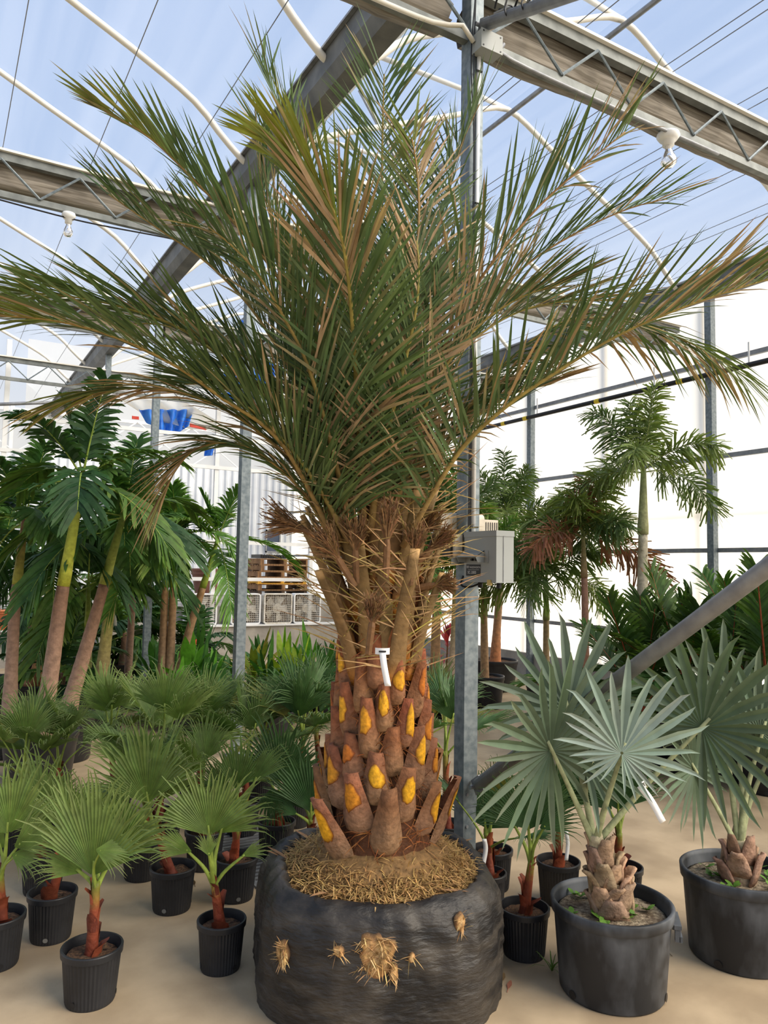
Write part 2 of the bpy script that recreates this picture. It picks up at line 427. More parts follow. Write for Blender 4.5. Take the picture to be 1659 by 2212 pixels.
truss(Y0 + SP, 'left', 'second roof truss on the left, carrying the small clear bulb', (xl + .3, xr - .12, 'bunched shade curtain on the left-hand truss that carries the small bulb'))
truss(Y0 + SP, 'middle', 'second roof truss, seen behind the date palm crown', (ml + .1, mr_ - .2, 'bunched shade curtain on the truss behind the date palm crown'))
truss(Y0 + 2 * SP, 'left', 'third roof truss on the left, behind the drooping palm fronds', (xl + .3, xr - .12, 'bunched shade curtain on the third left-hand truss behind drooping fronds'))
truss(Y0 + 2 * SP, 'middle', 'third roof truss, reaching the right wall behind the date palm', (ml + .1, mr_ - .2, 'bunched shade curtain on the third truss, reaching the right wall'))
truss(Y0 + 3 * SP, 'left', 'far end roof truss on the left above the low end wall')
truss(Y0 + 3 * SP, 'middle', 'far end roof truss above the stacked pallets')

# curtain wires along the bays
for bn, xs in (('left', (.35, 1.05, 1.75)), ('middle', (3.5, 4.35, 5.2, 6.05, 6.9, 7.75, 8.5))):
    for i, x in enumerate(xs):
        for dz in ((0,) if bn == 'left' else (0, .12)):
            MB().tube([(x + dz * .4, -3, 5.36 + dz), (x + dz * .4, 18, 5.36 + dz)], .0035, 5, cap=False).build('curtain_wire', M_STEELB, label='%s thin %scurtain wire from the left under the %s roof' % (ORD[i], '' if bn == 'left' else 'lower ' if dz == 0 else 'upper ', 'left-hand' if bn == 'left' else 'right-hand'), cat='wire', group='curtain wires %s bay' % bn)

# slanting brace pipes on the middle post row
a = V((X0 + .05, Y0 - .02, .66)); q = V((X0 + .05, Y0 - SP + .1, 3.1))
def pipe(name, a, q, rad, label, cat='pipe', mat=M_STEELB, group=None):
    r = empty(name, a, label, cat, group); a = V(a); q = V(q)
    MB().tube([(0, 0, 0), q - a], rad, 12).build('tube', mat, r, smooth=True)
    t = (q - a).normalized()
    MB().bar(-t * .05, t * .03, rad * 2.4, .012, up=(1, 0, 0)).build('flattened_end', mat, r)
    MB().tube([V((-.04, 0, 0)) - t * .03, V((.04, 0, 0)) - t * .03], .012, 8).build('bolt', mat, r)
    return r
pipe('brace_pipe', a + V((0, -.05, 0)), q, .034, 'thick grey brace pipe slanting up from the control-box post past the silver palms')
pipe('brace_pipe', (X0 + .05, Y0 - .06, 4.99), (X0 + .05, Y0 - SP + .1, 3.57), .034, 'grey brace pipe leaving the post top toward the camera with cables tied on')
pipe('brace_pipe', (X0 - .02, Y0 + 3 * SP - .05, 4.75), (X0 - .02 - 2.6, Y0 + 3 * SP - .05, 4.32), .03, 'blue-grey brace pipe near the white sheeting at the far left')
# cables looped on the upper brace
rng = random.Random(5)
r = empty('cable_loops', (X0 + .05, Y0 - .1, 4.97), 'dark cables looped and tied round the top brace pipe', 'cable')
for i in range(4):
    pts = []
    for j in range(15):
        t = j / 14; y = -.05 - .42 * t
        pts.append((.045 * math.sin(5 * t + i), y, y * .40 + .05 + .03 * math.sin(7 * t + 2 * i) + .015 * i))
    MB().tube(spline(pts, 30)[0], .006, 6).build('cable', M_BLACK if i % 2 else M_STEELB, r)
for y in (-.2, -.34):
    MB().tube([(.042 * math.cos(a2), y, y * .40 + .02 + .042 * math.sin(a2)) for a2 in [2 * pi * i / 12 for i in range(13)]], .005, 5).build('cable_tie', M_BLACK, r)

# ------------------------------------------------------------------ right wall
wr = MB().box((XW + .16, 8.5, .19), (.16, 27, .38)).build('wall_right', M_CONC, label='low concrete kerb under the bright translucent right wall', kind='structure')
YS = [YW + SP * i for i in range(-3, 5)]
for i in range(len(YS) - 1):
    y0, y1 = YS[i], YS[i + 1]
    MB().strip([[(XW + .19, y, z) for z in (2.62, 5.68)] for y in (y0, y1)]).build('film_panel', M_WFILM, wr)
    rows = []
    for j in range(25):
        y = lerp(y0, y1, j / 24)
        rows.append([(XW + .14 + .01 * math.sin(y * 9) * (1 if z > .5 else 0), y, z + (.04 * math.sin(y * .9) if z > 2 else 0)) for z in (.36, 1.2, 2.1, 2.95)])
    MB().strip(rows).build('added_wall_sheet', M_SHEET, wr, smooth=True)  # lower sheet, added so its overlap with the film reads as a darker band
for i, y in enumerate(YS):
    if y < 1: continue
    MB().box((XW + .05, y + .05, HG / 2), (.10, .10, HG)).build('wall_post', M_STEEL, label='%s galvanised wall post from the right in the bright side wall' % ORD[i - 3] if i >= 3 else 'galvanised wall post of the bright side wall, beyond the right picture edge', cat='post', group='posts of the right wall')
for i in range(11):
    y = YW - SP + .28 + SP / 2 * i
    MB().box((XW + .25, y, 2.8), (.045, .06, 5.6)).build('wall_stud', M_STEELB, wr)
for h in (.95, 2.14, 3.41, 4.72):
    MB().box((XW + .11, 9.5, h), (.05, 25, .06)).build('wall_girt', M_STEELB, wr)
# black pipe with yellow bands
r = empty('black_water_pipe', (XW - .12, 2, 4.5), 'black pipe with yellow bands hung along the right wall', 'pipe')
MB().tube([(0, 0, 0), (0, 18, 0)], .035, 10).build('tube', M_BLACK, r, smooth=True)
for y in (5.05, 6.6, 8.3, 8.9):
    MB().tube([(0, y - .05, 0), (0, y + .05, 0)], .038, 10).build('yellow_band', M_YEL, r)
for y in (4.0, 5.5, 8.0, 11.0):
    MB().bar((0, y, .03), (0, y, .3), .02, .012).build('hanger', M_WHITE, r)

# ------------------------------------------------------------------ far end: low wall, frame, building behind
YE = Y0 + 3 * SP + .25
wb_ = MB().box(((X0 - 6.4 + XW) / 2, YE + .12, .31), (XW - X0 + 6.4, .24, .62)).build('wall_back', M_CONC, label='low concrete end wall behind the plants', kind='structure')
MB().box(((X0 - 6.4 + XW) / 2, YE + .12, .635), (XW - X0 + 6.4, .32, .03)).build('coping', M_WHITE, wb_)
for h, x0, x1 in ((1.55, -3.8, XW), (2.28, 1.2, XW), (3.75, -3.8, XW), (4.35, -3.8, 6)):
    MB().box(((x0 + x1) / 2, YE + .05, h), (x1 - x0, .05, .07)).build('end_girt', M_WHITE, wb_)
for x in (-1.2, 1.0, 4.8, 6.9):
    MB().box((x, YE + .08, 2.85), (.08, .08, 5.7)).build('end_stud', M_WHITE, wb_)
# raised slab and sheet-metal building behind
MB().box((3.5, YE + 3.6, .5), (17, 6.4, 1.0)).build('floor', M_CONC, label='raised concrete loading slab behind the low end wall', kind='structure')
YB = YE + 6.3
cb = MB()
rows = []
for i in range(2 * 110 + 1):
    x = -1.2 + 11.5 * i / 220; d = .02 if i % 4 in (1, 2) else -.02
    rows.append([(x, YB + d, 1.0), (x, YB + d, 4.6)])
cbo = cb.strip(rows).build('wall_back', M_CORR, label='white ribbed sheet-metal wall beyond the pallets', kind='structure')
r = empty('window_1', (on_y(588, 1188, YB).x, YB - .03, 2.35), 'small dark window in the ribbed white wall', 'window'); del r['category']; r['kind'] = 'structure'
MB().box((0, 0, .2), (.42, .02, .62)).build('window_pane', M_DARKGLASS, r)
for dx in (-.21, .21): MB().box((dx, -.01, .2), (.04, .04, .66)).build('window_frame', M_STEELB, r)
for dz in (-.11, .51): MB().box((0, -.01, dz), (.46, .04, .04)).build('window_frame', M_STEELB, r)
# far white framework and sheeting above the building
wf = MB().strip([[(x, YB + .6, z) for z in (0, 5.7)] for x in (-6, 1.9)]).build('wall_back', M_WFILM, label='milky plastic sheet end wall at the far left', kind='structure')
MB().strip([[(x, YB + .6, z) for z in (4.6, 7.6)] for x in (1.9, 9.2)]).build('gable_film', M_WFILM, wf)
for h in (1.6, 3.0, 4.6, 5.7):
    MB().box((1.6, YB + .5, h), (15, .07, .08)).build('sheet_rail', M_WHITE, wf)
for x in (-3, -1, .2, 1.6, 3.4, 5.2, 7.0):
    MB().box((x, YB + .5, 2.9), (.09, .09, 5.8)).build('sheet_stud', M_WHITE, wf)
for i in range(5):
    x = .2 + i * 1.5
    MB().bar((x, YB + .45, 4.6), (x + 1.5, YB + .45, 5.7), .03, .03).build('diagonal_strut', M_WHITE, wf)
    MB().bar((x + 1.5, YB + .42, 4.6), (x, YB + .42, 5.7), .03, .03).build('diagonal_strut', M_WHITE, wf)

def tarp(name, corners, label, mat=M_TARP, folds=7, amp=.07, sag=.15, cat='tarp'):
    A, B, C, D = [V(c) for c in corners]; rows = []
    for i in range(13):
        v = i / 12; row = []
        for j in range(25):
            u = j / 24; p = A.lerp(B, u).lerp(D.lerp(C, u), v)
            p.y += amp * math.sin(folds * pi * u + 1.5 * v); p.z -= sag * math.sin(pi * u) * v
            row.append(p)
        rows.append(row)
    o = MB().strip(rows).build(name, mat, smooth=True, label=label, cat=cat)
    sm = o.modifiers.new('thick', 'SOLIDIFY'); sm.thickness = .006
    return o
yt = YE + .10
tarp('blue_tarp', [on_y(522, 690, yt), on_y(548, 700, yt), on_y(575, 850, yt), on_y(470, 855, yt)], 'bright blue tarp hanging behind the fronds left of the date palm')
tarp('blue_tarp', [on_y(560, 770, yt), on_y(592, 780, yt), on_y(592, 850, yt), on_y(556, 850, yt)], 'short blue tarp scrap beside the larger hanging blue tarp', folds=3)
tarp('blue_tarp', [on_y(300, 885, yt), on_y(418, 885, yt), on_y(405, 922, yt), on_y(318, 912, yt)], 'dark blue bunched tarp slung between two far posts', folds=9, sag=.2)
tarp('plastic_sheet', [on_y(258, 862, yt + .02), on_y(400, 868, yt + .02), on_y(500, 925, yt + .02), on_y(330, 905, yt + .02)], 'loose milky plastic sheet above the dark blue tarp', mat=M_SHEET, folds=4, sag=.1, cat='plastic sheet')
tarp('red_strap', [on_y(285, 898, yt), on_y(300, 900, yt), on_y(300, 907, yt), on_y(285, 905, yt)], 'short red strap at the left end of the dark blue tarp', mat=M_RED, folds=1, amp=.01, sag=0, cat='strap')
tarp('red_strap', [on_y(410, 914, yt), on_y(445, 922, yt), on_y(445, 930, yt), on_y(410, 922, yt)], 'red strap at the right end of the dark blue tarp', mat=M_RED, folds=1, amp=.01, sag=0, cat='strap')
tarp('blue_tarp', [on_y(443, 970, yt), on_y(462, 968, yt), on_y(462, 982, yt), on_y(443, 984, yt)], 'tiny blue tarp end below the drooping left fronds', folds=2, sag=.02)

# ------------------------------------------------------------------ far things on the low wall and slab
def pallet(loc, rz, mat, label, w=1.2, d=1.0):
    r = empty('wooden_pallet', loc, label, 'pallet', 'pallets in the far stack'); r.rotation_euler = (0, 0, rz)
    for i in range(7):
        MB().box((0, -d / 2 + .05 + (d - .1) * i / 6, .13), (w, .1, .02)).build('deck_board', mat, r)
    for i in range(3):
        MB().box((-w / 2 + .05 + (w - .1) * i / 2, 0, .07), (.08, d, .1)).build('stringer', mat, r)
    for i in range(3):
        MB().box((0, -d / 2 + .05 + (d - .1) * i / 2, .01), (w, .1, .02)).build('bottom_board', mat, r)
    return r
ys = YE + 1.9
xs0 = on_y(556, 1250, ys - .5).x
PM = [M_WOODD, M_WOODD, M_WOOD, M_WOODY, M_WOOD, M_WOOD, M_WOOD]
PLAB = ['dark wooden pallet at the bottom of the far stack', 'dark wooden pallet, second from the bottom of the far stack', 'brown wooden pallet just below the yellow one in the far stack',
        'yellow wooden pallet in the middle of the far stack', 'brown wooden pallet just above the yellow one in the far stack', 'brown wooden pallet, second from the top of the far stack', 'brown wooden pallet at the top of the far stack']
rng = random.Random(3)
for i in range(7):
    pallet((xs0 + .62 + rng.uniform(-.03, .05), ys, 1.0 + .142 * i), rng.uniform(-.03, .03), PM[i], PLAB[i])
r = empty('black_crate', (xs0 + .5, ys, 1.0 + .142 * 7), 'black ribbed plastic tray lying on top of the pallet stack', 'crate')
MB().box((0, 0, .02), (.7, .6, .02)).build('crate_floor', M_BLACK, r)
for i in range(12): MB().box((-.33 + .06 * i, -.3, .05), (.035, .02, .08)).build('slat', M_BLACK, r)
for sx_ in (-.35, .35): MB().box((sx_, 0, .05), (.02, .6, .08)).build('crate_side', M_BLACK, r)
MB().box((0, .3, .05), (.7, .02, .08)).build('crate_side', M_BLACK, r)

def box_fan(pxl, label, mat=M_WHITE, size=.62):
    p = on_y(pxl, 1345, YE + .1)
    r = empty('box_fan', (p.x, YE + .12, .65), label, 'fan', 'box fans on the low wall')
    h = size / 2
    def rr(k, y):
        out = []
        for q in range(4):
            cx, cz = [(1, 1), (-1, 1), (-1, -1), (1, -1)][q]
            for j in range(5):
                a = q * pi / 2 + j * pi / 8
                out.append((cx * (h - .06) + k * math.cos(a), y, h + cz * (h - .06) + k * math.sin(a)))
        return out + [out[0]]
    MB().strip([rr(.06, -.1), rr(.06, .1), rr(.03, .1), rr(.03, -.1), rr(.06, -.1)]).build('housing', mat, r)
    b = MB()
    for i in range(1, 14):
        t = -h + .04 + (size - .08) * i / 14
        b.tube([(t, -.1, .04), (t, -.1, size - .04)], .004, 4); b.tube([(-h + .04, -.1, h + t), (h - .04, -.1, h + t)], .004, 4)
    b.build('grille', M_GRID, r)
    MB().box((0, .085, h), (size - .08, .02, size - .08)).build('back_panel', M_FANIN, r)
    MB().tube([(0, -.06, h), (0, .06, h)], .1, 16).build('motor', M_GRID, r)
    for i in range(5):
        a = 2 * pi * i / 5; c, s_ = math.cos(a), math.sin(a)
        MB().strip([[(c * .1 - s_ * -.05, -.03, h + s_ * .1 + c * -.05), (c * .1 - s_ * .05, .04, h + s_ * .1 + c * .05)], [(c * .25 - s_ * -.1, -.03, h + s_ * .25 + c * -.1), (c * .25 - s_ * .08, .04, h + s_ * .25 + c * .08)]]).build('fan_blade', M_GRID, r)
box_fan(432, 'white box fan at the left end of the row, left of the post')
box_fan(528, 'pale box fan half hidden behind the galvanised post')
box_fan(597, 'rusty brown box fan in the middle of the row under the pallets', M_GRID)
box_fan(660, 'pale box fan with a round hub nearest the date palm')
def planter(loc, r1, r0, h, mat, label, name='planter', cat='planter', group=None):
    r = empty(name, loc, label, cat, group)
    MB().lathe([(r0, 0), (r1 * .92, h * .82), (r1, h * .84), (r1, h), (r1 * .9, h), (r0 * .9, h * .25), (0, h * .25)], 24).build('bowl', mat, r, smooth=False)
    MB().lathe([(r1 + .012, h * .93), (r1 + .02, h * .965), (r1 + .012, h)], 24).build('rim', mat, r)
    return r
p = on_y(443, 1295, YE + .9); planter((p.x, YE + .9, 1.0), .30, .17, .75, M_BROWNPOT, 'tall brown flared planter standing left of the post by the pallets')
for i, (pxx, lab) in enumerate([(8, 'orange clay pot on the low wall at the left picture edge'), (137, 'orange clay pot on the low wall between two bulging trunks'), (112, 'smaller orange clay pot beside the one between the trunks')]):
    p = on_y(pxx, 1370, YE + .12); planter((p.x, YE + .12, .65), .24 - .05 * (i == 2), .15, .34 - .06 * (i == 2), M_TERRA, lab, 'clay_pot', 'pot', 'clay pots on the low wall')
MB().box((on_y(120, 1380, YE).x, YE + .12, .675), (1.1, .3, .05)).build('wooden_board', M_WOOD, label='brown board lying under the orange clay pots on the low wall', cat='board')

# ------------------------------------------------------------------ plant builders
def pot_parts(r, rt, rb, h, mat=M_POT, soil=M_SOIL, ribs=44, rim=.018, fill=.034, handle=False, seed=0):
    def fl(rad, z, a, i): return rad * (1 + .012 * (1 if int(a / (2 * pi) * ribs * 2 + .5) % 2 else -1)) if ribs and 1 <= i <= 2 else rad
    n = ribs * 2 if ribs else 48
    k_ = h / .25; prof = [(rb * .97, 0), (rb, .010), (rt - .006, h - .036 * k_), (rt - .005, h - .034 * k_), (rt + rim * .12, h - .031 * k_), (rt + rim * .2, h - .004), (rt + rim * .1, h), (rt - .006, h), (rt - .010, h - .02), (rb * .9, .03), (0, .03)]
    po = MB().lathe(prof, n, fn=fl).build('pot', mat, r, smooth=not ribs)
    rng = random.Random(seed)
    rows = []; rs = rt - .012 - (rt - rb) * fill / h
    b = MB(); ns = 28
    ring = [(0, 0), (.25, 0), (.5, 0), (.75, 0), (.93, 0), (1.0, -.004)]
    pr = [(max(1e-5, k * rs), h - fill + z) for k, z in reversed(ring)]
    so = b.lathe(pr, ns)
    b.v = [(x, y, z + (.012 * noise.noise((x * 25 + seed, y * 25, 2)) if math.hypot(x, y) < rs * .97 else 0)) for x, y, z in b.v]
    b.build('soil', soil, r, smooth=True)
    for a in (seed * 1.3, seed * 1.3 + 2.1, seed * 1.3 + 4.2):
        d = V((math.cos(a), math.sin(a), 0)); rr = lerp(rb, rt, .1)
        t = V((-d.y, d.x, 0))
        b = MB(); c = d * (rr + .002) + V((0, 0, .028)); w = .012 if rt < .16 else .02
        q = [c + t * (w * math.cos(k * pi / 5)) + V((0, 0, w * .9 * math.sin(k * pi / 5))) for k in range(10)]
        b.v = [tuple(x) for x in q]; b.c = [b.col] * 10; b.f = [tuple(range(10))]
        b.build('drain_hole', M_NOTCH if rng.random() < .5 and ribs else M_BLACK, po)
    if handle:
        for a in handle:
            d = V((math.cos(a), math.sin(a), 0)); t = V((-d.y, d.x, 0)); c = d * (rt + .012) + V((0, 0, h - .055))
            b = MB().bar(c - t * .075, c + t * .075, .03, .016); b.bar(c - t * .07 + V((0, 0, -.03)), c - t * .045 + V((0, 0, -.03)), .022, .06); b.bar(c + t * .045 + V((0, 0, -.03)), c + t * .07 + V((0, 0, -.03)), .022, .06)
            b.bar(c - t * .07 + d * .012 + V((0, 0, -.05)), c + t * .07 + d * .012 + V((0, 0, -.05)), .014, .024)
            b.build('handle', mat, po)
    return po

def fan_leaf(parent, hast, u, nrm, R, spread, N, split, c_in, c_out, rng, pet_from=None, pet_r=.008, pet_col=None, cup=.25, pleat=.10, droop=.12, wide=1.0, blunt=False, mat=None, tipbend=.0, ragged=.1, asym=.25):
    """costapalmate / palmate blade: pleated joined middle, split pointed segments; petiole is a sub-part"""
    u = V(u).normalized(); w = V(nrm); w = (w - u * w.dot(u)).normalized(); v = u.cross(w).normalized()
    b = MB(); hast = V(hast)
    dphi = 2 * spread / N
    def P(r, phi, lift):
        q = hast + (u * math.cos(phi) + v * math.sin(phi)) * r + w * (lift + cup * r * (1 - math.cos(phi)) * .8 + cup * .3 * r * r / R)
        return q
    for i in range(N):
        ph = -spread + dphi * (i + .5); Ri = R * (1 - asym * (abs(ph) / spread) ** 1.4) * (1 + rng.uniform(-ragged, ragged))
        cc0, cc1 = jit(c_in, rng, .12), jit(c_out, rng, .15)
        hw = dphi * .5
        st = [(.02, 1.0), (split * .5, 1.0), (split, .98 * wide)]
        if blunt: st += [(lerp(split, 1, .4), .92 * wide * split / lerp(split, 1, .4)), (lerp(split, 1, .8), .50 * wide * split / .9)]
        else: st += [(lerp(split, 1, .5), .45 * split / lerp(split, 1, .5)), (lerp(split, 1, .85), .14)]
        k0 = len(b.v); sgn = 1
        bend = rng.uniform(-tipbend, tipbend)
        for s, kw in st:
            r = Ri * s; dr = droop * max(0, s - split) ** 2 * Ri * (1 + rng.random())
            pl = pleat * r * hw * 2 * min(1, kw)
            c = mix(cc0, cc1, s ** 1.5)
            off = bend * max(0, s - split)
            for q, lf in ((-hw * kw, pl), (0, -pl), (hw * kw, pl)):
                p = P(r, ph + q + off, lf); p.z -= dr; b.vert(p, c)
        nst = len(st)
        for a in range(nst - 1):
            for j in range(2):
                b.f.append((k0 + 3 * a + j, k0 + 3 * a + j + 1, k0 + 3 * a + 4 + j, k0 + 3 * a + 3 + j))
        t = P(Ri, ph + bend * (1 - split) * 1.4, 0); t.z -= droop * (1 - split) ** 2 * Ri * 1.8
        kk = b.vert(t, mix(cc1, (.40, .32, .17), .75 if not blunt else .1)); l0 = k0 + 3 * (nst - 1)
        b.f += [(l0, l0 + 1, kk), (l0 + 1, l0 + 2, kk)]
    b.use = True
    lo = b.build('leaf', mat or M_LEAF, parent)
    if pet_from is not None:
        pf = V(pet_from); d = (hast - pf); mid = pf + d * .5 + u * (-.04 * d.length) + V((0, 0, .03 * d.length))
        sp, _ = spline([pf, mid, hast + u * (R * .12)], 12)
        pc = pet_col or (.2, .26, .06)
        MB().tube(sp, [lerp(pet_r * 1.5, pet_r * .7, i / 12) for i in range(13)], 7, cols=[pc] * 13, flat=.6, fdir=v).build('petiole', M_STEM, lo, smooth=True)
    return lo

# --- washingtonia seedlings
C_RED0, C_RED1 = S(96, 42, 28), S(148, 74, 46)
G_IN, G_OUT = S(98, 122, 52), S(142, 156, 100)
D_IN, D_OUT = S(50, 84, 46), S(86, 114, 78)
def stem_parts(r, base, top, rb, rt, rng, lean=V((0, 0, 0)), collars=6, c0=C_RED0, c1=C_RED1, ctop=None):
    pts, _ = spline([base, base.lerp(top, .5) + lean, top], 14)
    rad = [lerp(rb, rt, (i / 14) ** .7) * (1.25 if i == 0 else 1) for i in range(15)]
    cols = [mix(mix(c0, c1, i / 14), ctop or c1, max(0, (i - 9) / 5)) for i in range(15)]
    st = MB().tube(pts, rad, 12, cols=cols).build('stem', M_STEM, r, smooth=True)
    for i in range(collars):
        t = (i + .3) / collars; k = int(t * 14); p = pts[k]; a = rng.uniform(0, 2 * pi)
        d = V((math.cos(a), math.sin(a), 0)); s = V((-d.y, d.x, 0)); h = rng.uniform(.05, .1); ra = rad[k]
        rows = []
        for q, (w, o, z) in enumerate([(1.0, 1.02, -.01), (1.0, 1.12, .3), (.8, 1.22, .65), (.25, 1.45 + rng.random() * .8, 1.0)]):
            row = []
            for j in range(5):
                th = (j - 2) / 2 * 1.25 * w
                row.append(p + (d * math.cos(th) + s * math.sin(th)) * ra * o + V((0, 0, h * z)))
            rows.append(row)
        b = MB().color(jit(mix(c0, c1, rng.random()), rng, .2)); b.strip(rows).build('sheath', M_STEM, r, smooth=True)
    return pts, rad

def fan_palm(pxx, pyy, label, rt=.118, h=.22, hstem=.30, leaves=None, nrand=0, seed=1, green=0., stem_top=None, R=.38, pet=.24, group='potted fan palm seedlings'):
    """pxx, pyy: front foot of the pot in the photograph"""
    rng = random.Random(seed)
    rb = rt * .82; c = floor_at(pxx, pyy); c += V((c.x, c.y, 0)).normalized() * rb; c.z = 0
    r = empty('potted_fan_palm', c, label, 'potted palm', group); r.rotation_euler = (0, 0, 0)
    zc = depth(c); pot_parts(r, rt, rb, h, seed=seed)
    base = V((rng.uniform(-.02, .02), rng.uniform(-.02, .02), h - .05))
    top = (px(stem_top[0], stem_top[1], zc) - c) if stem_top else base + V((rng.uniform(-.05, .05), rng.uniform(-.05, .05), hstem))
    pts, rad = stem_parts(r, base, top, .03, .016, rng, ctop=S(120, 130, 50))
    ci = mix(G_IN, D_IN, green); co = mix(G_OUT, D_OUT, green)
    if leaves:
        for L in leaves:
            hx, hy, ang, Rp, spr, dz, face = L[:7]
            hast = px(hx, hy, zc + dz) - c; R_ = Rp * zc / FPX; a = math.radians(ang)
            u = Rh * math.sin(a) + V((0, 0, 1)) * math.cos(a)
            u = (u - Fh * (L[7] if len(L) > 7 else 0)).normalized()
            nr = -Fh * math.cos(math.radians(face)) + V((0, 0, 1)) * math.sin(math.radians(face)) * (1 if abs(ang) > 60 else .6) + Rh * rng.uniform(-.25, .25)
            fan_leaf(r, hast, u, -nr if False else nr, R_, math.radians(spr), max(16, int(spr / 1.9)), .55, ci, co, rng, pet_from=top - V((0, 0, .03)), pet_col=S(132, 150, 62), cup=.30, droop=.45, tipbend=.22, ragged=.13, pleat=.22)
    for i in range(nrand):
        az = i * 2.4 + seed * 1.7; el = lerp(82, 22, (i / max(1, nrand - 1)) ** 1.1) if nrand > 1 else 80; el = math.radians(el + rng.uniform(-6, 6))
        dh = V((math.cos(az), math.sin(az), 0)); u = dh * math.cos(el) + V((0, 0, 1)) * math.sin(el)
        hast = top + u * pet * rng.uniform(.75, 1.15)
        u2 = (dh * math.cos(el - .2) + V((0, 0, 1)) * math.sin(el - .2))
        nr = V((0, 0, 1)) * math.cos(el) - dh * math.sin(el)
        yel = rng.random() < .12
        fan_leaf(r, hast, u2, nr, R * rng.uniform(.85, 1.1), math.radians(rng.uniform(58, 84)), 40, .52, mix(ci, S(170, 150, 60), .5) if yel else ci, co, rng, pet_from=top - V((0, 0, .04)), pet_col=S(128, 146, 60), cup=.34, droop=.55, tipbend=.22, ragged=.13, pleat=.22)
    return r

fan_palm(193, 2188, 'fan palm seedling with a broad bright fan in the frontmost black pot on the left', seed=11, stem_top=(208, 1905), rt=.122, leaves=[
    (200, 1892, 2, 268, 62, 0, 12), (248, 1842, 32, 200, 50, .06, 10, .1), (206, 1835, 96, 100, 45, -.06, 55), (178, 1885, -62, 130, 40, .05, 40), (215, 1880, -20, 235, 38, .12, 0)])
fan_palm(475, 2112, 'yellow-green fan palm seedling in the grey ribbed pot by the wrapped root ball', seed=12, stem_top=(462, 1900), rt=.108, h=.215, leaves=[
    (452, 1805, -8, 185, 66, 0, 8), (470, 1800, 30, 170, 52, .08, 6), (415, 1840, -72, 110, 32, -.03, 40), (452, 1850, -10, 62, 40, -.1, 10), (520, 1850, 66, 75, 26, -.03, 40), (460, 1800, -42, 140, 34, .1, 10)])
fan_palm(108, 2044, 'fan palm seedling leaning right in a smooth black pot behind the frontmost left pot', seed=13, stem_top=(140, 1840), rt=.113, leaves=[
    (148, 1800, -8, 170, 40, .04, 10), (150, 1810, 72, 80, 36, 0, 30), (120, 1810, -60, 110, 40, .05, 20), (160, 1790, 30, 150, 36, .12, 5)])
fan_palm(90, 1940, 'fan palm seedling in a black pot with a white notch, third back on the left', seed=14, stem_top=(92, 1795), leaves=[
    (88, 1760, -6, 170, 55, .05, 15), (75, 1780, -70, 110, 40, 0, 30), (110, 1770, 50, 120, 38, .1, 15), (92, 1765, 14, 150, 40, .15, 5)])
fan_palm(-12, 2105, 'fan palm seedling cut by the left picture edge, pot half out of view', seed=15, leaves=[
    (20, 1800, -10, 200, 70, 0, 12), (30, 1830, 58, 130, 40, -.05, 30), (10, 1830, -55, 120, 50, .08, 15), (25, 1845, 100, 90, 45, -.05, 50)], stem_top=(0, 1890))
fan_palm(370, 1980, 'fan palm seedling with leaning red stem in a grey black pot left of centre', seed=16, stem_top=(335, 1780), leaves=[
    (318, 1735, -6, 205, 62, .0, 12), (345, 1730, 26, 150, 38, .08, 10), (290, 1760, -68, 120, 36, .03, 30), (352, 1760, 70, 95, 36, -.05, 40)])
fan_palm(305, 1908, 'fan palm seedling in the pot directly behind the leaning one', seed=17, nrand=6, green=.1, stem_top=(318, 1740), R=.40)
fan_palm(507, 1955, 'fan palm seedling with a red stem right of the yellow-green one', seed=18, stem_top=(512, 1790), green=.35, leaves=[
    (512, 1708, 6, 150, 44, .05, 12, .1), (545, 1690, 38, 120, 26, .0, 12), (490, 1720, -32, 120, 40, .1, 10), (500, 1760, -70, 80, 36, 0, 40)])
fan_palm(440, 1886, 'fan palm seedling half hidden behind the yellow-green one', seed=19, nrand=6, green=.15, stem_top=(436, 1740), R=.37)
fan_palm(522, 1812, 'fan palm seedling in a dark pot behind the red-stemmed one', seed=20, nrand=6, green=.55, R=.40)
fan_palm(345, 1850, 'fan palm seedling in the dark brown pot farther back on the left', seed=21, nrand=7, green=.05, R=.46, hstem=.42, rt=.13, h=.24)
fan_palm(242, 1800, 'tall bushy fan palm seedling near the big left pots', seed=22, nrand=7, green=.1, R=.44, hstem=.42)
fan_palm(420, 1770, 'grey-green fan palm seedling at the back left of the row', seed=23, nrand=7, green=.35, R=.46, hstem=.36)
fan_palm(130, 1830, 'fan palm seedling in the back row under the bulging trunks', seed=24, nrand=6, green=.2, R=.40)
fan_palm(30, 1850, 'fan palm seedling in the back row at the left picture edge', seed=25, nrand=6, green=.15, R=.42)
fan_palm(595, 1862, 'dark green fan palm seedling with one hanging leaf beside the floor grate', seed=26, green=.9, stem_top=(600, 1735), leaves=[
    (604, 1690, -4, 175, 56, .05, 15), (588, 1700, 178, 95, 44, -.06, 30), (620, 1690, 36, 130, 40, .08, 10), (590, 1690, -45, 140, 40, .1, 15)])
fan_palm(668, 1902, 'dark green fan palm seedling in the pot touching the root ball wrap', seed=27, green=.95, stem_top=(672, 1770), leaves=[
    (672, 1755, -2, 185, 56, .0, 14), (680, 1745, 30, 150, 40, .08, 10), (645, 1760, -66, 60, 30, -.02, 40), (665, 1750, -36, 150, 36, .06, 10)])
fan_palm(560, 1745, 'dark green fan palm seedling right beside the left galvanised post', seed=28, nrand=7, green=.85, R=.42)
fan_palm(636, 1792, 'dark green fan palm seedling behind the one touching the wrap', seed=29, nrand=7, green=.85, R=.48, hstem=.42)
fan_palm(690, 1745, 'dark green fan palm seedling in the back row left of the trunk', seed=30, nrand=7, green=.9, R=.46, hstem=.4)
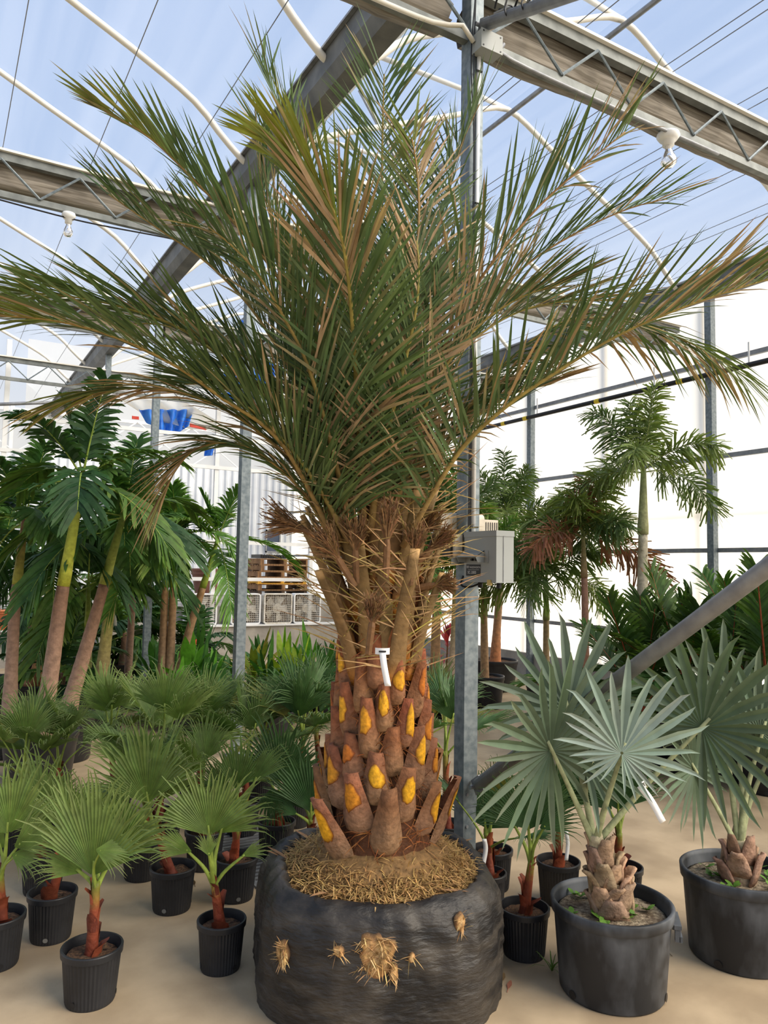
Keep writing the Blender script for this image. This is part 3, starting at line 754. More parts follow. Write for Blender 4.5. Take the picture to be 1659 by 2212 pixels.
# right of the trunk
fan_palm(968, 1868, 'dark green fan palm seedling between the trunk and the control-box post', seed=31, nrand=6, green=.9, R=.44, hstem=.5)
fan_palm(920, 1800, 'dark green fan palm seedling in the back row right of the trunk', seed=32, nrand=7, green=.85, R=.46, hstem=.45)
fan_palm(1063, 1932, 'dark fan palm seedling in the pot just behind the control-box post', seed=33, green=1., stem_top=(1050, 1800), leaves=[
    (1048, 1788, -2, 150, 60, .0, 20), (1055, 1775, 30, 130, 44, .08, 15), (1052, 1790, 44, 110, 40, .0, 30)], rt=.115)
fan_palm(1132, 2082, 'dark fan palm seedling with a thick maroon stem beside the big silver palm pot', seed=34, green=.95, stem_top=(1148, 1860), rt=.118, leaves=[
    (1142, 1792, -6, 165, 68, .0, 18), (1155, 1785, 24, 150, 40, .08, 10), (1120, 1790, -46, 130, 34, .06, 20), (1165, 1790, 62, 110, 36, -.04, 30)])
fan_palm(1206, 1962, 'dark white-tagged fan palm seedling behind the big silver palm pot', seed=35, green=1., stem_top=(1208, 1785), rt=.118, leaves=[
    (1203, 1750, -4, 160, 58, .0, 18), (1215, 1745, 36, 150, 40, .06, 10), (1190, 1750, -40, 120, 36, .05, 20)])
fan_palm(1342, 1975, 'dark fan palm seedling right behind the silver palm stem', seed=36, green=1., stem_top=(1338, 1800), rt=.115, leaves=[
    (1336, 1750, -4, 170, 56, .0, 18), (1348, 1745, 30, 140, 40, .06, 10), (1322, 1750, -42, 140, 36, .05, 20)])
fan_palm(1052, 1990, 'small dark fan palm pot peeking out behind the root ball wrap', seed=37, nrand=3, green=1., R=.26, hstem=.2, rt=.1)

# --- silver bismarck palms in big pots
SV_IN, SV_OUT = S(72, 90, 66), S(100, 115, 88)
SB_IN, SB_OUT = S(132, 148, 134), S(152, 166, 154)
def silver_palm(c, label, rt, rb, h, leaves, stubs, seed, stem_px, handle=None):
    rng = random.Random(seed); r = empty('silver_fan_palm', c, label, 'potted palm', 'silver fan palms in big tubs')
    zc = depth(c)
    pot_parts(r, rt, rb, h, M_BIGPOT, M_GRAVEL, ribs=0, rim=.05, fill=.055, handle=handle, seed=seed)
    base = V((0, 0, h - .07)); top = px(stem_px[0], stem_px[1], zc) - c
    pts, _ = spline([base, base.lerp(top, .5), top], 12)
    MB().tube(pts, [lerp(.085, .03, (i / 12) ** .8) for i in range(13)], 14, cols=[mix(S(140, 116, 92), S(170, 160, 130), i / 12) for i in range(13)]).build('stem', M_TRUNK, r, smooth=True)
    for i in range(stubs):
        t = i / stubs; k = int(t * 9); a = i * 2.4 + seed; d = V((math.cos(a), math.sin(a), 0)); s = V((-d.y, d.x, 0)); p = pts[k]
        ra = lerp(.085, .045, t); hh = rng.uniform(.09, .15); rows = []
        for w, o, z, th_ in ((1.3, .9, -.02, 1.0), (1.2, 1.12, .35, .9), (.85, 1.3, .75, .7), (.6, 1.45 + rng.random() * .45, 1.0, .5)):
            rows.append([p + d * (ra * o * math.cos(q * .5)) + s * (ra * w * q * .55) + V((0, 0, hh * z)) for q in (-1.2, -.6, 0, .6, 1.2)])
        b = MB().color(jit(S(158, 130, 104), rng, .22)); o = b.strip(rows).build('leaf_base', M_TRUNK, r, smooth=True)
        o.modifiers.new('t', 'SOLIDIFY').thickness = .012
    for L in leaves:
        hx, hy, dz, ang, fwd, Rp, spr, face, sil = L[:9]
        hast = px(hx, hy, zc + dz) - c; a = math.radians(ang); R_ = Rp * (zc + dz) / FPX
        u = (Rh * math.sin(a) + V((0, 0, 1)) * math.cos(a) - Fh * fwd).normalized()
        f = math.radians(face); nr = -Fh * math.cos(f) + V((0, 0, 1)) * math.sin(f) * (1 if fwd <= .3 else 1) + Rh * rng.uniform(-.15, .15)
        fan_leaf(r, hast, u, nr, R_, math.radians(spr), max(9, int(spr / 6.6)), .40, mix(SV_IN, SB_IN, sil), mix(SV_OUT, SB_OUT, sil), rng, pet_from=top - V((0, 0, .05)), pet_r=.011, pet_col=S(150, 156, 116), cup=.10, pleat=.16, droop=.12, blunt=True, mat=M_SILVER, ragged=.16, tipbend=.12, asym=L[9] if len(L) > 9 else .15)
    # weeds
    for i in range(16):
        a = rng.uniform(0, 2 * pi); q = rng.uniform(.3, .85) * rt; p = V((math.cos(a) * q, math.sin(a) * q, h - .05)); b = MB()
        for j in range(5):
            az = rng.uniform(0, 2 * pi); d = V((math.cos(az), math.sin(az), .8)).normalized()
            b.blade(p, d, V((-math.sin(az), math.cos(az), 0)), rng.uniform(.03, .06), .026, S(70, 110, 40), S(110, 150, 60), .2, ((0, .2), (.45, 1.), (.8, .7)))
        b.build('weed', M_LEAF, r)
    return r
c = floor_at(1322, 2196); c += V((c.x, c.y, 0)).normalized() * .225; c.z = 0
a0 = math.atan2(Rh.y, Rh.x)
B1 = silver_palm(c, 'silver-green fan palm with starburst leaves in the big scuffed tub at lower right', .255, .225, .375, [
    (1190, 1622, -.05, -22, .45, 225, 172, 30, .12),
    (1226, 1538, .12, -8, .0, 215, 120, 5, .35),
    (1343, 1628, -.15, 18, .0, 205, 165, -5, 1.0, .66),
    (1262, 1640, .1, 100, .2, 160, 80, 45, .2), (1517, 1572, .02, 30, .35, 225, 150, 30, .1)], 26, 4, (1285, 1800), handle=(a0 - .25,))
c = floor_at(1602, 2112); c += V((c.x, c.y, 0)).normalized() * .235; c.z = 0
B2 = silver_palm(c, 'silver-green fan palm in the big black tub at the right picture edge', .265, .235, .40, [
    (1500, 1662, .0, -30, .45, 155, 165, 35, .12), (1640, 1580, .05, 30, .1, 220, 120, 10, .2),
    (1560, 1540, .15, 2, .0, 190, 115, 5, .3),
    (1650, 1640, .1, 40, .2, 200, 120, 20, .4), (1600, 1600, .2, -25, .0, 200, 70, 5, .3)], 9, 9, (1598, 1815))
r = empty('plant_tag', px(1388, 1698, depth(B1.location) - .1), 'long white paper tag hanging from a silver palm leaf stalk', 'tag', 'white plant tags')
o_ = r.location.copy(); A_ = px(1382, 1697, depth(B1.location) - .1); B_ = px(1432, 1776, depth(B1.location) - .12)
def strap(r, pts, w, wd, name='strip', mat=M_TAG):
    pts = [V(p) - r.location for p in pts]; sp, _ = spline(pts, 10)
    o = MB().strip([[p - wd * (w / 2), p + wd * (w / 2)] for p in sp]).build(name, mat, r, smooth=True)
    o.modifiers.new('t', 'SOLIDIFY').thickness = .0015
strap(r, [A_, A_.lerp(B_, .5) + V((0, 0, .012)), B_], .028, (Rh * .85 + V((0, 0, .5))).normalized())
MB().tube([(-.012, 0, .012), (.012, .006, .016), (.02, 0, -.005), (-.004, -.008, -.004), (-.012, 0, .012)], .004, 5).build('loop', M_TAG, r)
c5 = px(1223, 1795, 4.05)
r = empty('plant_tag', c5, 'thin white tag on the fan palm seedling behind the big silver palm pot', 'tag', 'white plant tags'); strap(r, [c5, c5 + V((.012, 0, -.07)), c5 + V((0, 0, -.15))], .02, Rh)
c5 = px(1046, 1812, 4.05)
r = empty('plant_tag', c5, 'white tag on the seedling just behind the control-box post', 'tag', 'white plant tags'); strap(r, [c5, c5 + V((.01, 0, -.06)), c5 + V((-.015, 0, -.16))], .024, Rh)

# ------------------------------------------------------------------ pinnate fronds
def frond(parent, pts, n, L, W, colfn, rng, a0=62, a1=24, vee=22, vj=14, droop=.12, start=.16, rr=(.016, .003), rcol=None, mat=None, az=None, prof=None, shape=((0, .45), (.4, 1.), (.78, .62)), plum=False, jl=.12, ja=7, off=None, name='frond', label=None, tip=True, roll=.0, skip=0.):
    M = 36; sp, LEN = spline(pts, M)
    if az is None:
        az = sp[-1] - sp[0]; az.z = 0
        if az.length < .15 * LEN: az = az + (-Fh) * .3 * LEN
    s0 = az.cross(V((0, 0, 1))).normalized()
    rc = rcol or S(140, 128, 70)
    rad = [lerp(rr[0], rr[1], (i / M) ** .75) for i in range(M + 1)]
    rcs = rc if isinstance(rc, list) else [rc] * (M + 1)
    fo = MB().tube(sp, rad, 6, cols=rcs, flat=.7, fdir=s0).build(name, M_STEM, parent, smooth=True, off=off, label=label)
    b = MB()
    for i in range(n):
        for sd_ in (-1, 1):
            if rng.random() < skip: continue
            u = (i + .5 + .25 * sd_) / n; t_ = start + (1 - start) * u
            k = t_ * M; k0 = min(M - 1, int(k)); p = sp[k0].lerp(sp[k0 + 1], k - k0)
            t = (sp[min(M, k0 + 2)] - sp[max(0, k0 - 1)]).normalized()
            s = (s0 - t * s0.dot(t)).normalized(); nn = s.cross(t).normalized()
            if roll: 
                cr_, sr_ = math.cos(roll * u), math.sin(roll * u); s, nn = s * cr_ + nn * sr_, nn * cr_ - s * sr_
            a = math.radians(lerp(a0, a1, u ** .8) + rng.uniform(-ja, ja))
            vv = math.radians(vee + rng.uniform(-vj, vj)) if not plum else rng.uniform(-pi * .5, pi * .5)
            lat = s * (sd_ * math.cos(vv)) + nn * math.sin(vv)
            d = (t * math.cos(a) + lat * math.sin(a)).normalized()
            w = t - d * t.dot(d)
            if w.length < 1e-3: w = nn.copy()
            w.normalize(); q = rng.uniform(-.5, .5); w = (w * math.cos(q) + d.cross(w) * math.sin(q))
            lf = prof(u) if prof else (.45 + .55 * math.sin(pi * min(1, .18 + .72 * u)))
            ll = L * lf * (1 + rng.uniform(-jl, jl))
            c0, c1 = colfn(u, sd_, rng)
            b.blade(p, d, w, ll, W * (.7 + .3 * lf), c0, c1, droop, shape, tip)
    b.build('leaflets', mat or M_LEAF, fo, off=off, kind='stuff')
    return fo

# ------------------------------------------------------------------ the date palm
pc = px(815, 1990, 3.5); DC = V((pc.x, pc.y, 0)); ZT = 3.5
DP = empty('date_palm', DC, 'tall date palm with cut leaf bases and a black-wrapped root ball, in the middle', 'palm tree')
GR = S(72, 92, 56); GR2 = S(98, 116, 74); DRY = S(186, 158, 122); DRY2 = S(152, 126, 94); YG = S(146, 146, 50)
DSEED = [0]
def dcol(dry0, dry1, yel=0., side_dry=0.):
    DSEED[0] += 1; sd0 = DSEED[0] * 13.7
    def f(u, sd, rng):
        pr = lerp(dry0, dry1, u)
        m_ = noise.noise((u * 5 + sd0, sd * 4.3, sd0 * .7))
        pr = max(0, pr * .75 + m_ * 1.5 * math.sqrt(pr))
        q = rng.random()
        if q < pr: c = mix(DRY, DRY2, rng.random()); return c, jit(c, rng, .2)
        g = mix(mix(GR, GR2, rng.random()), YG, yel * max(0, min(1, (u - .72) * 6))); g = jit(g, rng, .2)
        tip = mix(g, DRY, .7) if q < pr + .09 else mix(g, GR2, .4)
        return g, tip
    return f
rng = random.Random(77)
# (control points px,py,depth ; leaflets ; length m ; dry at base, dry at tip, yellow tip)
FR = [
 # front centre, towards the camera then left
 ([(785, 1150, 3.42), (776, 940, 3.25), (764, 740, 3.05), (748, 570, 2.9), (722, 460, 2.82), (675, 380, 2.78), (615, 318, 2.76)], 86, .43, .12, .40, .95, dict(vee=-6, a0=68, a1=10, W=.026)),
 # right upper pair
 ([(850, 1170, 3.45), (905, 900, 3.4), (985, 690, 3.35), (1065, 565, 3.3), (1160, 450, 3.3), (1265, 355, 3.3), (1350, 285, 3.3)], 62, .46, .05, .10, .1, dict(W=.026, a0=58, a1=36)),
 ([(860, 1150, 3.5), (940, 900, 3.6), (1040, 680, 3.7), (1140, 570, 3.75), (1260, 495, 3.75), (1360, 450, 3.75), (1440, 430, 3.75)], 62, .40, .10, .08, 0, dict(a0=55, a1=32)),
 # right low, long, reaching the picture edge
 ([(870, 1180, 3.4), (985, 985, 3.25), (1085, 885, 3.15), (1200, 805, 3.1), (1340, 722, 3.05), (1500, 655, 3.0), (1700, 590, 3.0)], 84, .44, .8, .05, .25, dict(W=.024, vee=30, a0=60, a1=34)),
 # right arching and drooping dry one
 ([(880, 1130, 3.5), (1000, 900, 3.45), (1120, 760, 3.4), (1240, 690, 3.4), (1380, 700, 3.4), (1500, 745, 3.4), (1590, 800, 3.4)], 70, .36, .42, .55, .2, dict(vee=-10, droop=.35)),
 # left fronds top to bottom
 ([(745, 1150, 3.42), (690, 900, 3.35), (620, 640, 3.3), (530, 510, 3.25), (430, 400, 3.25), (320, 295, 3.25), (225, 240, 3.25)], 76, .40, .10, .06, .5, dict(W=.027, vee=34, a0=55, a1=14)),
 ([(740, 1160, 3.45), (660, 880, 3.4), (560, 690, 3.4), (450, 570, 3.4), (350, 500, 3.4), (275, 448, 3.4), (235, 420, 3.4)], 74, .42, .06, .03, 0, dict(vee=30, a0=52)),
 ([(735, 1170, 3.42), (620, 900, 3.3), (500, 790, 3.2), (390, 710, 3.15), (270, 665, 3.1), (150, 640, 3.1), (50, 632, 3.1)], 78, .40, .12, .04, .2, dict(vee=20, a0=48, W=.025)),
 ([(730, 1180, 3.4), (610, 960, 3.2), (480, 860, 3.1), (370, 785, 3.0), (240, 725, 2.95), (100, 690, 2.95), (-60, 680, 2.95)], 80, .42, .25, .15, .6, dict(vee=18, a0=50, W=.025)),
 ([(735, 1170, 3.45), (630, 1000, 3.35), (520, 905, 3.3), (410, 852, 3.25), (300, 838, 3.25), (200, 850, 3.25), (130, 872, 3.25)], 70, .34, .32, .55, .7, dict(vee=12, a0=42, a1=12, droop=.25)),
 ([(735, 1200, 3.45), (660, 1070, 3.4), (570, 985, 3.35), (490, 955, 3.35), (420, 972, 3.35), (380, 1015, 3.35), (355, 1065, 3.35)], 66, .32, .35, .75, .5, dict(vee=8, a0=45, a1=14, droop=.3)),
 # behind, reaching up
 ([(815, 1100, 3.55), (822, 850, 3.7), (825, 600, 3.8), (825, 430, 3.85), (826, 310, 3.9), (828, 220, 3.9), (830, 160, 3.9)], 66, .50, .04, .02, 0, dict(a0=56, a1=30, vee=14, az=V((Fh.x, Fh.y, 0)), W=.024)),
 ([(790, 1100, 3.55), (740, 800, 3.75), (705, 560, 3.85), (665, 400, 3.9), (625, 280, 3.9), (590, 195, 3.9), (565, 140, 3.9)], 66, .44, .10, .02, 0, dict(a1=30)),
 ([(845, 1100, 3.55), (885, 800, 3.7), (930, 560, 3.8), (965, 420, 3.85), (990, 330, 3.85), (1015, 270, 3.85), (1035, 225, 3.85)], 66, .46, .08, .02, 0, dict(a1=30)),
 # left of centre, brown rachis, front
 ([(765, 1170, 3.38), (715, 960, 3.2), (665, 790, 3.1), (610, 680, 3.05), (555, 590, 3.0), (500, 530, 3.0), (450, 490, 3.0)], 70, .42, .25, .10, 0, dict(vee=20, a0=60)),
 ([(800, 1120, 3.5), (800, 850, 3.55), (750, 620, 3.6), (690, 480, 3.65), (640, 400, 3.65), (590, 330, 3.65), (560, 290, 3.65)], 64, .44, .4, .5, .2, dict(vee=18)),
 ([(830, 1130, 3.45), (850, 900, 3.4), (880, 700, 3.4), (900, 560, 3.4), (905, 450, 3.45), (900, 360, 3.5), (890, 300, 3.5)], 66, .44, .20, .30, .5, dict(vee=10)),
 ([(775, 1160, 3.4), (735, 980, 3.35), (690, 800, 3.35), (640, 640, 3.4), (600, 520, 3.45), (570, 420, 3.5), (555, 330, 3.5)], 64, .42, .35, .25, 0, dict(vee=25)),
 ([(840, 1150, 3.42), (880, 1000, 3.35), (930, 850, 3.3), (985, 760, 3.3), (1050, 690, 3.3), (1130, 640, 3.3), (1210, 615, 3.3)], 66, .42, .25, .40, 0, dict(vee=22)),
 ([(845, 1160, 3.5), (890, 950, 3.6), (960, 800, 3.7), (1040, 720, 3.75), (1130, 670, 3.8), (1230, 650, 3.8), (1320, 650, 3.8)], 66, .42, .30, .3, 0, dict(vee=22)),
 ([(770, 1150, 3.5), (690, 950, 3.6), (600, 830, 3.7), (510, 760, 3.75), (420, 720, 3.8), (340, 700, 3.8), (280, 700, 3.8)], 66, .42, .08, .05, 0, dict(vee=26)),
 ([(775, 1150, 3.5), (710, 980, 3.55), (640, 900, 3.6), (560, 850, 3.65), (480, 830, 3.65), (400, 830, 3.65)], 60, .38, .08, .15, 0, dict(vee=26)),
 ([(850, 1150, 3.5), (910, 1030, 3.5), (960, 960, 3.5), (1030, 900, 3.5), (1110, 850, 3.5), (1190, 830, 3.5)], 58, .34, .25, .55, 0, dict(vee=26)),
 ([(810, 1120, 3.6), (800, 900, 3.85), (770, 720, 4.0), (750, 600, 4.05), (735, 520, 4.1), (720, 450, 4.1)], 60, .44, .06, .05, 0, {}),
 ([(825, 1120, 3.6), (850, 900, 3.85), (890, 740, 4.0), (930, 640, 4.05), (980, 560, 4.05), (1030, 500, 4.05)], 60, .44, .06, .08, 0, {}),
 ([(790, 1130, 3.6), (720, 920, 3.85), (650, 780, 3.95), (590, 680, 4.0), (540, 610, 4.0), (500, 560, 4.0)], 60, .42, .06, .05, 0, {}),
 ([(800, 1150, 3.42), (820, 1000, 3.3), (850, 880, 3.2), (880, 760, 3.15), (900, 660, 3.1), (905, 580, 3.1), (900, 520, 3.1)], 62, .40, .6, .75, 0, dict(vee=4)),
 ([(755, 1170, 3.38), (680, 1040, 3.25), (620, 960, 3.2), (560, 900, 3.15), (500, 850, 3.15), (450, 815, 3.15)], 60, .36, .18, .10, 0, dict(vee=24)),
]
for (P, n, L, d0, d1, yl, kw) in FR:
    pts = [px(*q) for q in P]
    kw = dict(kw); W = kw.pop('W', .021) * .60; n = int(n * 1.42); L *= 1.15
    rc = mix(S(150, 112, 66), S(150, 140, 66), rng.random())
    M = 36; rcs = [mix(S(150, 120, 76), rc, min(1, i / 14)) for i in range(M + 1)]
    frond(DP, pts, n, L, W, dcol(d0, d1, yl), rng, droop=kw.pop('droop', .10), rr=(.02, .0035), rcol=rcs, mat=M_DATE, off=DC, start=kw.pop('start', .09), vj=kw.pop('vj', 20), ja=9, **kw)

# trunk core
core = [(.235, .50), (.245, .58), (.215, .75), (.185, 1.0), (.165, 1.25), (.160, 1.5), (.165, 1.75), (.14, 1.95), (.05, 2.15)]
nc = 28; b = MB()
b.lathe(core, nc, cols=[mix(S(86, 52, 30), S(98, 62, 36), i / 8) for i in range(9)])
tr = b.build('trunk', M_TRUNK, DP, smooth=True)
def trad(z):
    for (r0, z0), (r1, z1) in zip(core, core[1:]):
        if z0 <= z <= z1: return lerp(r0, r1, (z - z0) / (z1 - z0))
    return core[-1][0]
# fibre matting on the trunk
b = MB()
for i in range(2600):
    z = rng.uniform(.6, 1.95); a = rng.uniform(0, 2 * pi); ra = trad(z) + .004
    d = V((math.cos(a), math.sin(a), 0)); s = V((-d.y, d.x, 0))
    dd = (s * rng.uniform(-1, 1) + V((0, 0, 1)) * rng.uniform(-.6, 1) + d * rng.uniform(0, .5)).normalized()
    c = jit(mix(S(120, 66, 34), S(160, 104, 58), rng.random()), rng, .25)
    b.blade(d * ra + V((0, 0, z)), dd, d.cross(dd).normalized(), rng.uniform(.04, .12), .0045, c, c, .2)
b.build('trunk_fibre', M_FIBRE, tr, kind='stuff')

# persistent leaf bases, spiralled by the golden angle
NB = 54; rng_keep = rng; rng = random.Random(4)
for i in range(NB):
    t = i / (NB - 1); z = lerp(.575, 1.36, t ** .95); a = i * 2.39996 + 1.0
    d = V((math.cos(a), math.sin(a), 0)); s = V((-d.y, d.x, 0)); ra = trad(z)
    h = lerp(.28, .235, t) * rng.uniform(.86, 1.12); w = lerp(.160, .108, min(1, t * 1.6)) * rng.uniform(.92, 1.08)
    tilt = lerp(.55, .20, min(1, t * 2.6) ** .6) * rng.uniform(.75, 1.3)
    cb_, ct_ = jit(mix(S(160, 130, 100), S(140, 104, 74), t), rng, .14), jit(mix(S(122, 84, 58), S(136, 78, 46), t ** .6), rng, .2)
    prof = [(0.0, .62, .014), (.09, .95, .056), (.26, 1.0, .068), (.5, .82, .056), (.78, .60, .040), (1.0, .46, .026)]
    b = MB(); rows = []
    cut = rng.uniform(-.1, .12)
    def bp(sv, q, wv, th):
        lift = ra - .02 + th * (1 - (abs(q)) ** 2.2) + tilt * h * max(0, sv - .08) ** 1.25
        zz = z - .06 + h * sv + cut * wv * w * q * (1 if sv > .9 else 0)
        return d * lift + s * (q * w * .5 * wv) + V((0, 0, zz))
    qs = [-1, -.72, -.35, 0, .35, .72, 1]
    k = 0
    for sv, wv, th in prof:
        for q in qs: b.vert(bp(sv, q, wv, th), mix(cb_, ct_, min(1, sv * 1.25)))
        k += 1
    for r_ in range(k - 1):
        for j in range(6): b.f.append((r_ * 7 + j, r_ * 7 + j + 1, r_ * 7 + 8 + j, r_ * 7 + 7 + j))
    # back and cut top
    base = len(b.v)
    for q in qs: b.vert(bp(1.0, q, .42, .022) * 1.0 - d * .02, ct_)
    for j in range(6): b.f.append((35 + j, 36 + j, base + j + 1, base + j))
    b.use = True
    lo = b.build('leaf_base', M_TRUNK, DP, smooth=True)
    if rng.random() < (.8 if t < .75 else .5):
        b = MB(); s0_, s1_ = rng.uniform(.30, .46), rng.uniform(.78, .95); ye = rng.random()
        yel = mix(S(222, 164, 32), S(176, 92, 34), ye ** 1.3); dk = S(104, 46, 20)
        ctr = (s0_ + s1_) / 2; N = 14
        def wat(sv):
            for (a1_, w1, t1), (a2_, w2, t2) in zip(prof, prof[1:]):
                if a1_ <= sv <= a2_:
                    f = (sv - a1_) / (a2_ - a1_); return lerp(w1, w2, f), lerp(t1, t2, f)
            return prof[-1][1:]
        cidx = b.vert(bp(ctr, 0, wat(ctr)[0], wat(ctr)[1]) + d * .004, yel)
        ring = []
        for kk, (sc_, cc, lf) in enumerate([(.66, yel, .004), (.84, mix(yel, dk, .25), .0035), (1.0, dk, .0008)]):
            for j in range(N):
                an = 2 * pi * j / N; rg = sc_ * (1 + .34 * noise.noise((i * 3.1, math.cos(an) * 1.8, math.sin(an) * 1.8)) + .12 * noise.noise((i * 7.7, an * 3, .5)))
                sv = ctr + math.sin(an) * (s1_ - s0_) / 2 * rg; q = math.cos(an) * .66 * rg
                wv, th = wat(min(.99, sv)); b.vert(bp(sv, q, wv, th) + d * lf, cc)
        for j in range(N):
            j2 = (j + 1) % N
            b.f.append((cidx, 1 + j, 1 + j2)); b.f.append((1 + j, 1 + N + j, 1 + N + j2, 1 + j2)); b.f.append((1 + N + j, 1 + 2 * N + j, 1 + 2 * N + j2, 1 + N + j2))
        b.use = True
        b.build('cut_scar', M_SCAR, lo, smooth=True, label='yellow cut scar with dark edge')

rng = rng_keep
# long cut leaf stalks above the bases
STB = [(-70, 1.28, .62, .34, 0), (-112, 1.36, .58, .22, 0), (-52, 1.40, .52, .16, 0), (-150, 1.42, .60, .42, 0), (-20, 1.46, .50, .24, 0), (-92, 1.52, .60, .12, 0), (-128, 1.58, .62, .34, 0), (-62, 1.60, .56, .26, 0),
       (-100, 1.70, .5, .2, 0), (-76, 1.74, .55, .22, 0), (-40, 1.72, .46, .28, 0), (-145, 1.74, .5, .45, 0), (10, 1.6, .45, .24, 0), (175, 1.6, .5, .4, 0), (90, 1.5, .6, .3, 0), (50, 1.65, .55, .35, 0), (130, 1.65, .55, .35, 0), (-85, 1.34, .34, .15, 0), (-118, 1.86, .42, .3, 0), (-66, 1.88, .4, .26, 0), (-95, 1.9, .4, .12, 0), (-135, 1.3, .5, .45, 0), (-32, 1.32, .48, .30, 0), (-160, 1.6, .45, .5, 0)]
abase = math.atan2(Fh.y, Fh.x)
for i, (an, z, ln, lean, _) in enumerate(STB):
    a = abase + math.radians(an) + pi / 2 * 0 + (math.radians(0))
    # an is measured so that -90 faces the camera
    a = math.atan2(-Fh.y, -Fh.x) + math.radians(an + 90)
    d = V((math.cos(a), math.sin(a), 0)); s = V((-d.y, d.x, 0)); ra = trad(z) - .01
    p0 = d * ra + V((0, 0, z)); p1 = p0 + d * (lean * ln * .45) + V((0, 0, ln * .5)); p2 = p0 + d * (lean * ln * 1.1) + V((0, 0, ln))
    sp, _l = spline([p0, p1, p2], 14)
    c0 = jit(S(138, 106, 66), rng, .14); c1 = jit(S(120, 100, 64), rng, .16); cy = S(196, 124, 40)
    rad = [lerp(.058, .024, (k / 14) ** .55) for k in range(15)]
    st = MB().tube(sp, rad, 9, cols=[mix(cy, mix(c0, c1, k / 14), min(1, k / 3)) for k in range(14)] + [S(214, 170, 110)], flat=.5, fdir=s).build('leaf_stalk', M_STEM, DP, smooth=True)
    b = MB()
    for k in range(17):
        t = rng.uniform(.12, .98); q = sp[int(t * 14)]; sd_ = 1 if k % 2 else -1
        dd = (s * sd_ * rng.uniform(.5, 1.2) + V((0, 0, 1)) * rng.uniform(.1, .9) + d * rng.uniform(-.1, .7)).normalized()
        cc = jit(mix(S(172, 138, 100), S(160, 142, 70), rng.random() ** 2), rng, .2)
        ll = rng.uniform(.14, .46)
        b.blade(q + s * sd_ * .015, dd, dd.cross(d + V((.01, 0, 0))).normalized(), ll, .0075, cc, cc, rng.uniform(-.05, .3), ((0, .8), (.5, .7), (.85, .4)))
    b.build('spines', M_FIBRE, st, kind='stuff')
    if i % 2 == 0:
        rows = []
        for t in (0, .35, .7, 1):
            q = p0.lerp(p1, t * 1.1) - d * .035; ww = lerp(.10, .015, t ** .8)
            rows.append([q + s * (ww * j) + d * (.03 * (1 - j * j)) for j in (-1, -.5, 0, .5, 1)])
        MB().color(jit(S(150, 90, 52), rng, .15)).strip(rows).build('sheath', M_TRUNK, DP, smooth=True)

# old flower brushes
def brush(p, d, ln, w, seed, c=S(150, 110, 72)):
    rg = random.Random(seed); p = V(p) - DC; d = V(d).normalized()
    s, u = perp(d)
    st = MB().tube([p - d * .12, p, p + d * ln * .3], [.014, .016, .008], 7, cols=[S(120, 86, 54)] * 3).build('flower_stalk', M_STEM, DP)
    b = MB()
    for i in range(120):
        a = rg.uniform(0, 2 * pi); k = rg.random() ** .5
        dd = (d + (s * math.cos(a) + u * math.sin(a)) * (k * w / ln * 1.6)).normalized()
        q = p + d * (ln * .3 * rg.random()); cc = jit(c, rg, .3); wv = dd.cross(s + u * .3).normalized()
        l1 = ln * rg.uniform(.5, 1)
        b.blade(q, dd, wv, l1, .0045, cc, cc, rg.uniform(-.1, .4), ((0, 1), (.5, 1), (.95, 1)))
        for j in range(3):
            qq = q + dd * (l1 * rg.uniform(.5, 1)); ee = (dd + V((rg.uniform(-1, 1), rg.uniform(-1, 1), rg.uniform(-1, 1))) * .8).normalized()
            b.blade(qq, ee, ee.cross(d + V((0, .1, 0))).normalized(), .03, .005, cc, cc, .1)
    b.build('dry_strands', M_FIBRE, st, kind='stuff')
for i, (x, y, z, dx, dz, ln, w) in enumerate([(735, 1215, 3.25, -.5, .8, .17, .06), (768, 1200, 3.28, -.05, 1, .17, .06), (836, 1185, 3.22, .02, 1, .2, .04), (893, 1205, 3.3, .1, 1, .13, .05), (668, 1150, 3.4, -.9, .4, .2, .05), (922, 1195, 3.4, .7, .7, .14, .03), (905, 1165, 3.45, .55, .8, .15, .03), (803, 1352, 3.2, .1, 1, .12, .05), (930, 1265, 3.45, .9, .2, .1, .04)]):
    brush(px(x, y, z), Rh * dx + V((0, 0, dz)) - Fh * .15, ln, w, i + 40, S(132, 100, 68))

# root mass and fibre on top of the ball
def rootz(r): return lerp(.60, .455, min(1, (max(0, r - .22) / .21) ** .75))
b = MB(); pr = [(.50, .30), (.48, .40), (.42, .455), (.36, .485), (.30, .545), (.22, .60)]
b.lathe(pr, 40, cols=[S(128, 98, 60)] * 6)
b.v = [(x * (1 + .05 * noise.noise((x * 9, y * 9, z * 9))), y * (1 + .05 * noise.noise((x * 9, y * 9, z * 9))), z + .02 * noise.noise((x * 14, y * 14, 1))) for x, y, z in b.v]
b.build('root_mass', M_TRUNK, DP, smooth=True)
b = MB()
for i in range(6500):
    a = rng.uniform(0, 2 * pi); r_ = .235 + .2 * math.sqrt(rng.random()); zz = rootz(r_) + rng.uniform(-.01, .02) if r_ < .43 else .47
    dd = V((rng.uniform(-1, 1), rng.uniform(-1, 1), rng.uniform(-.25, .5))).normalized()
    c = jit(mix(S(150, 116, 70), S(206, 168, 106), rng.random() ** 1.5), rng, .2)
    b.blade((math.cos(a) * r_, math.sin(a) * r_, zz), dd, perp(dd)[0], rng.uniform(.03, .09), .0055, c, c, .3, ((0, .8), (.5, 1), (.85, .7)))
b.build('root_fibre', M_FIBRE, DP, kind='stuff')
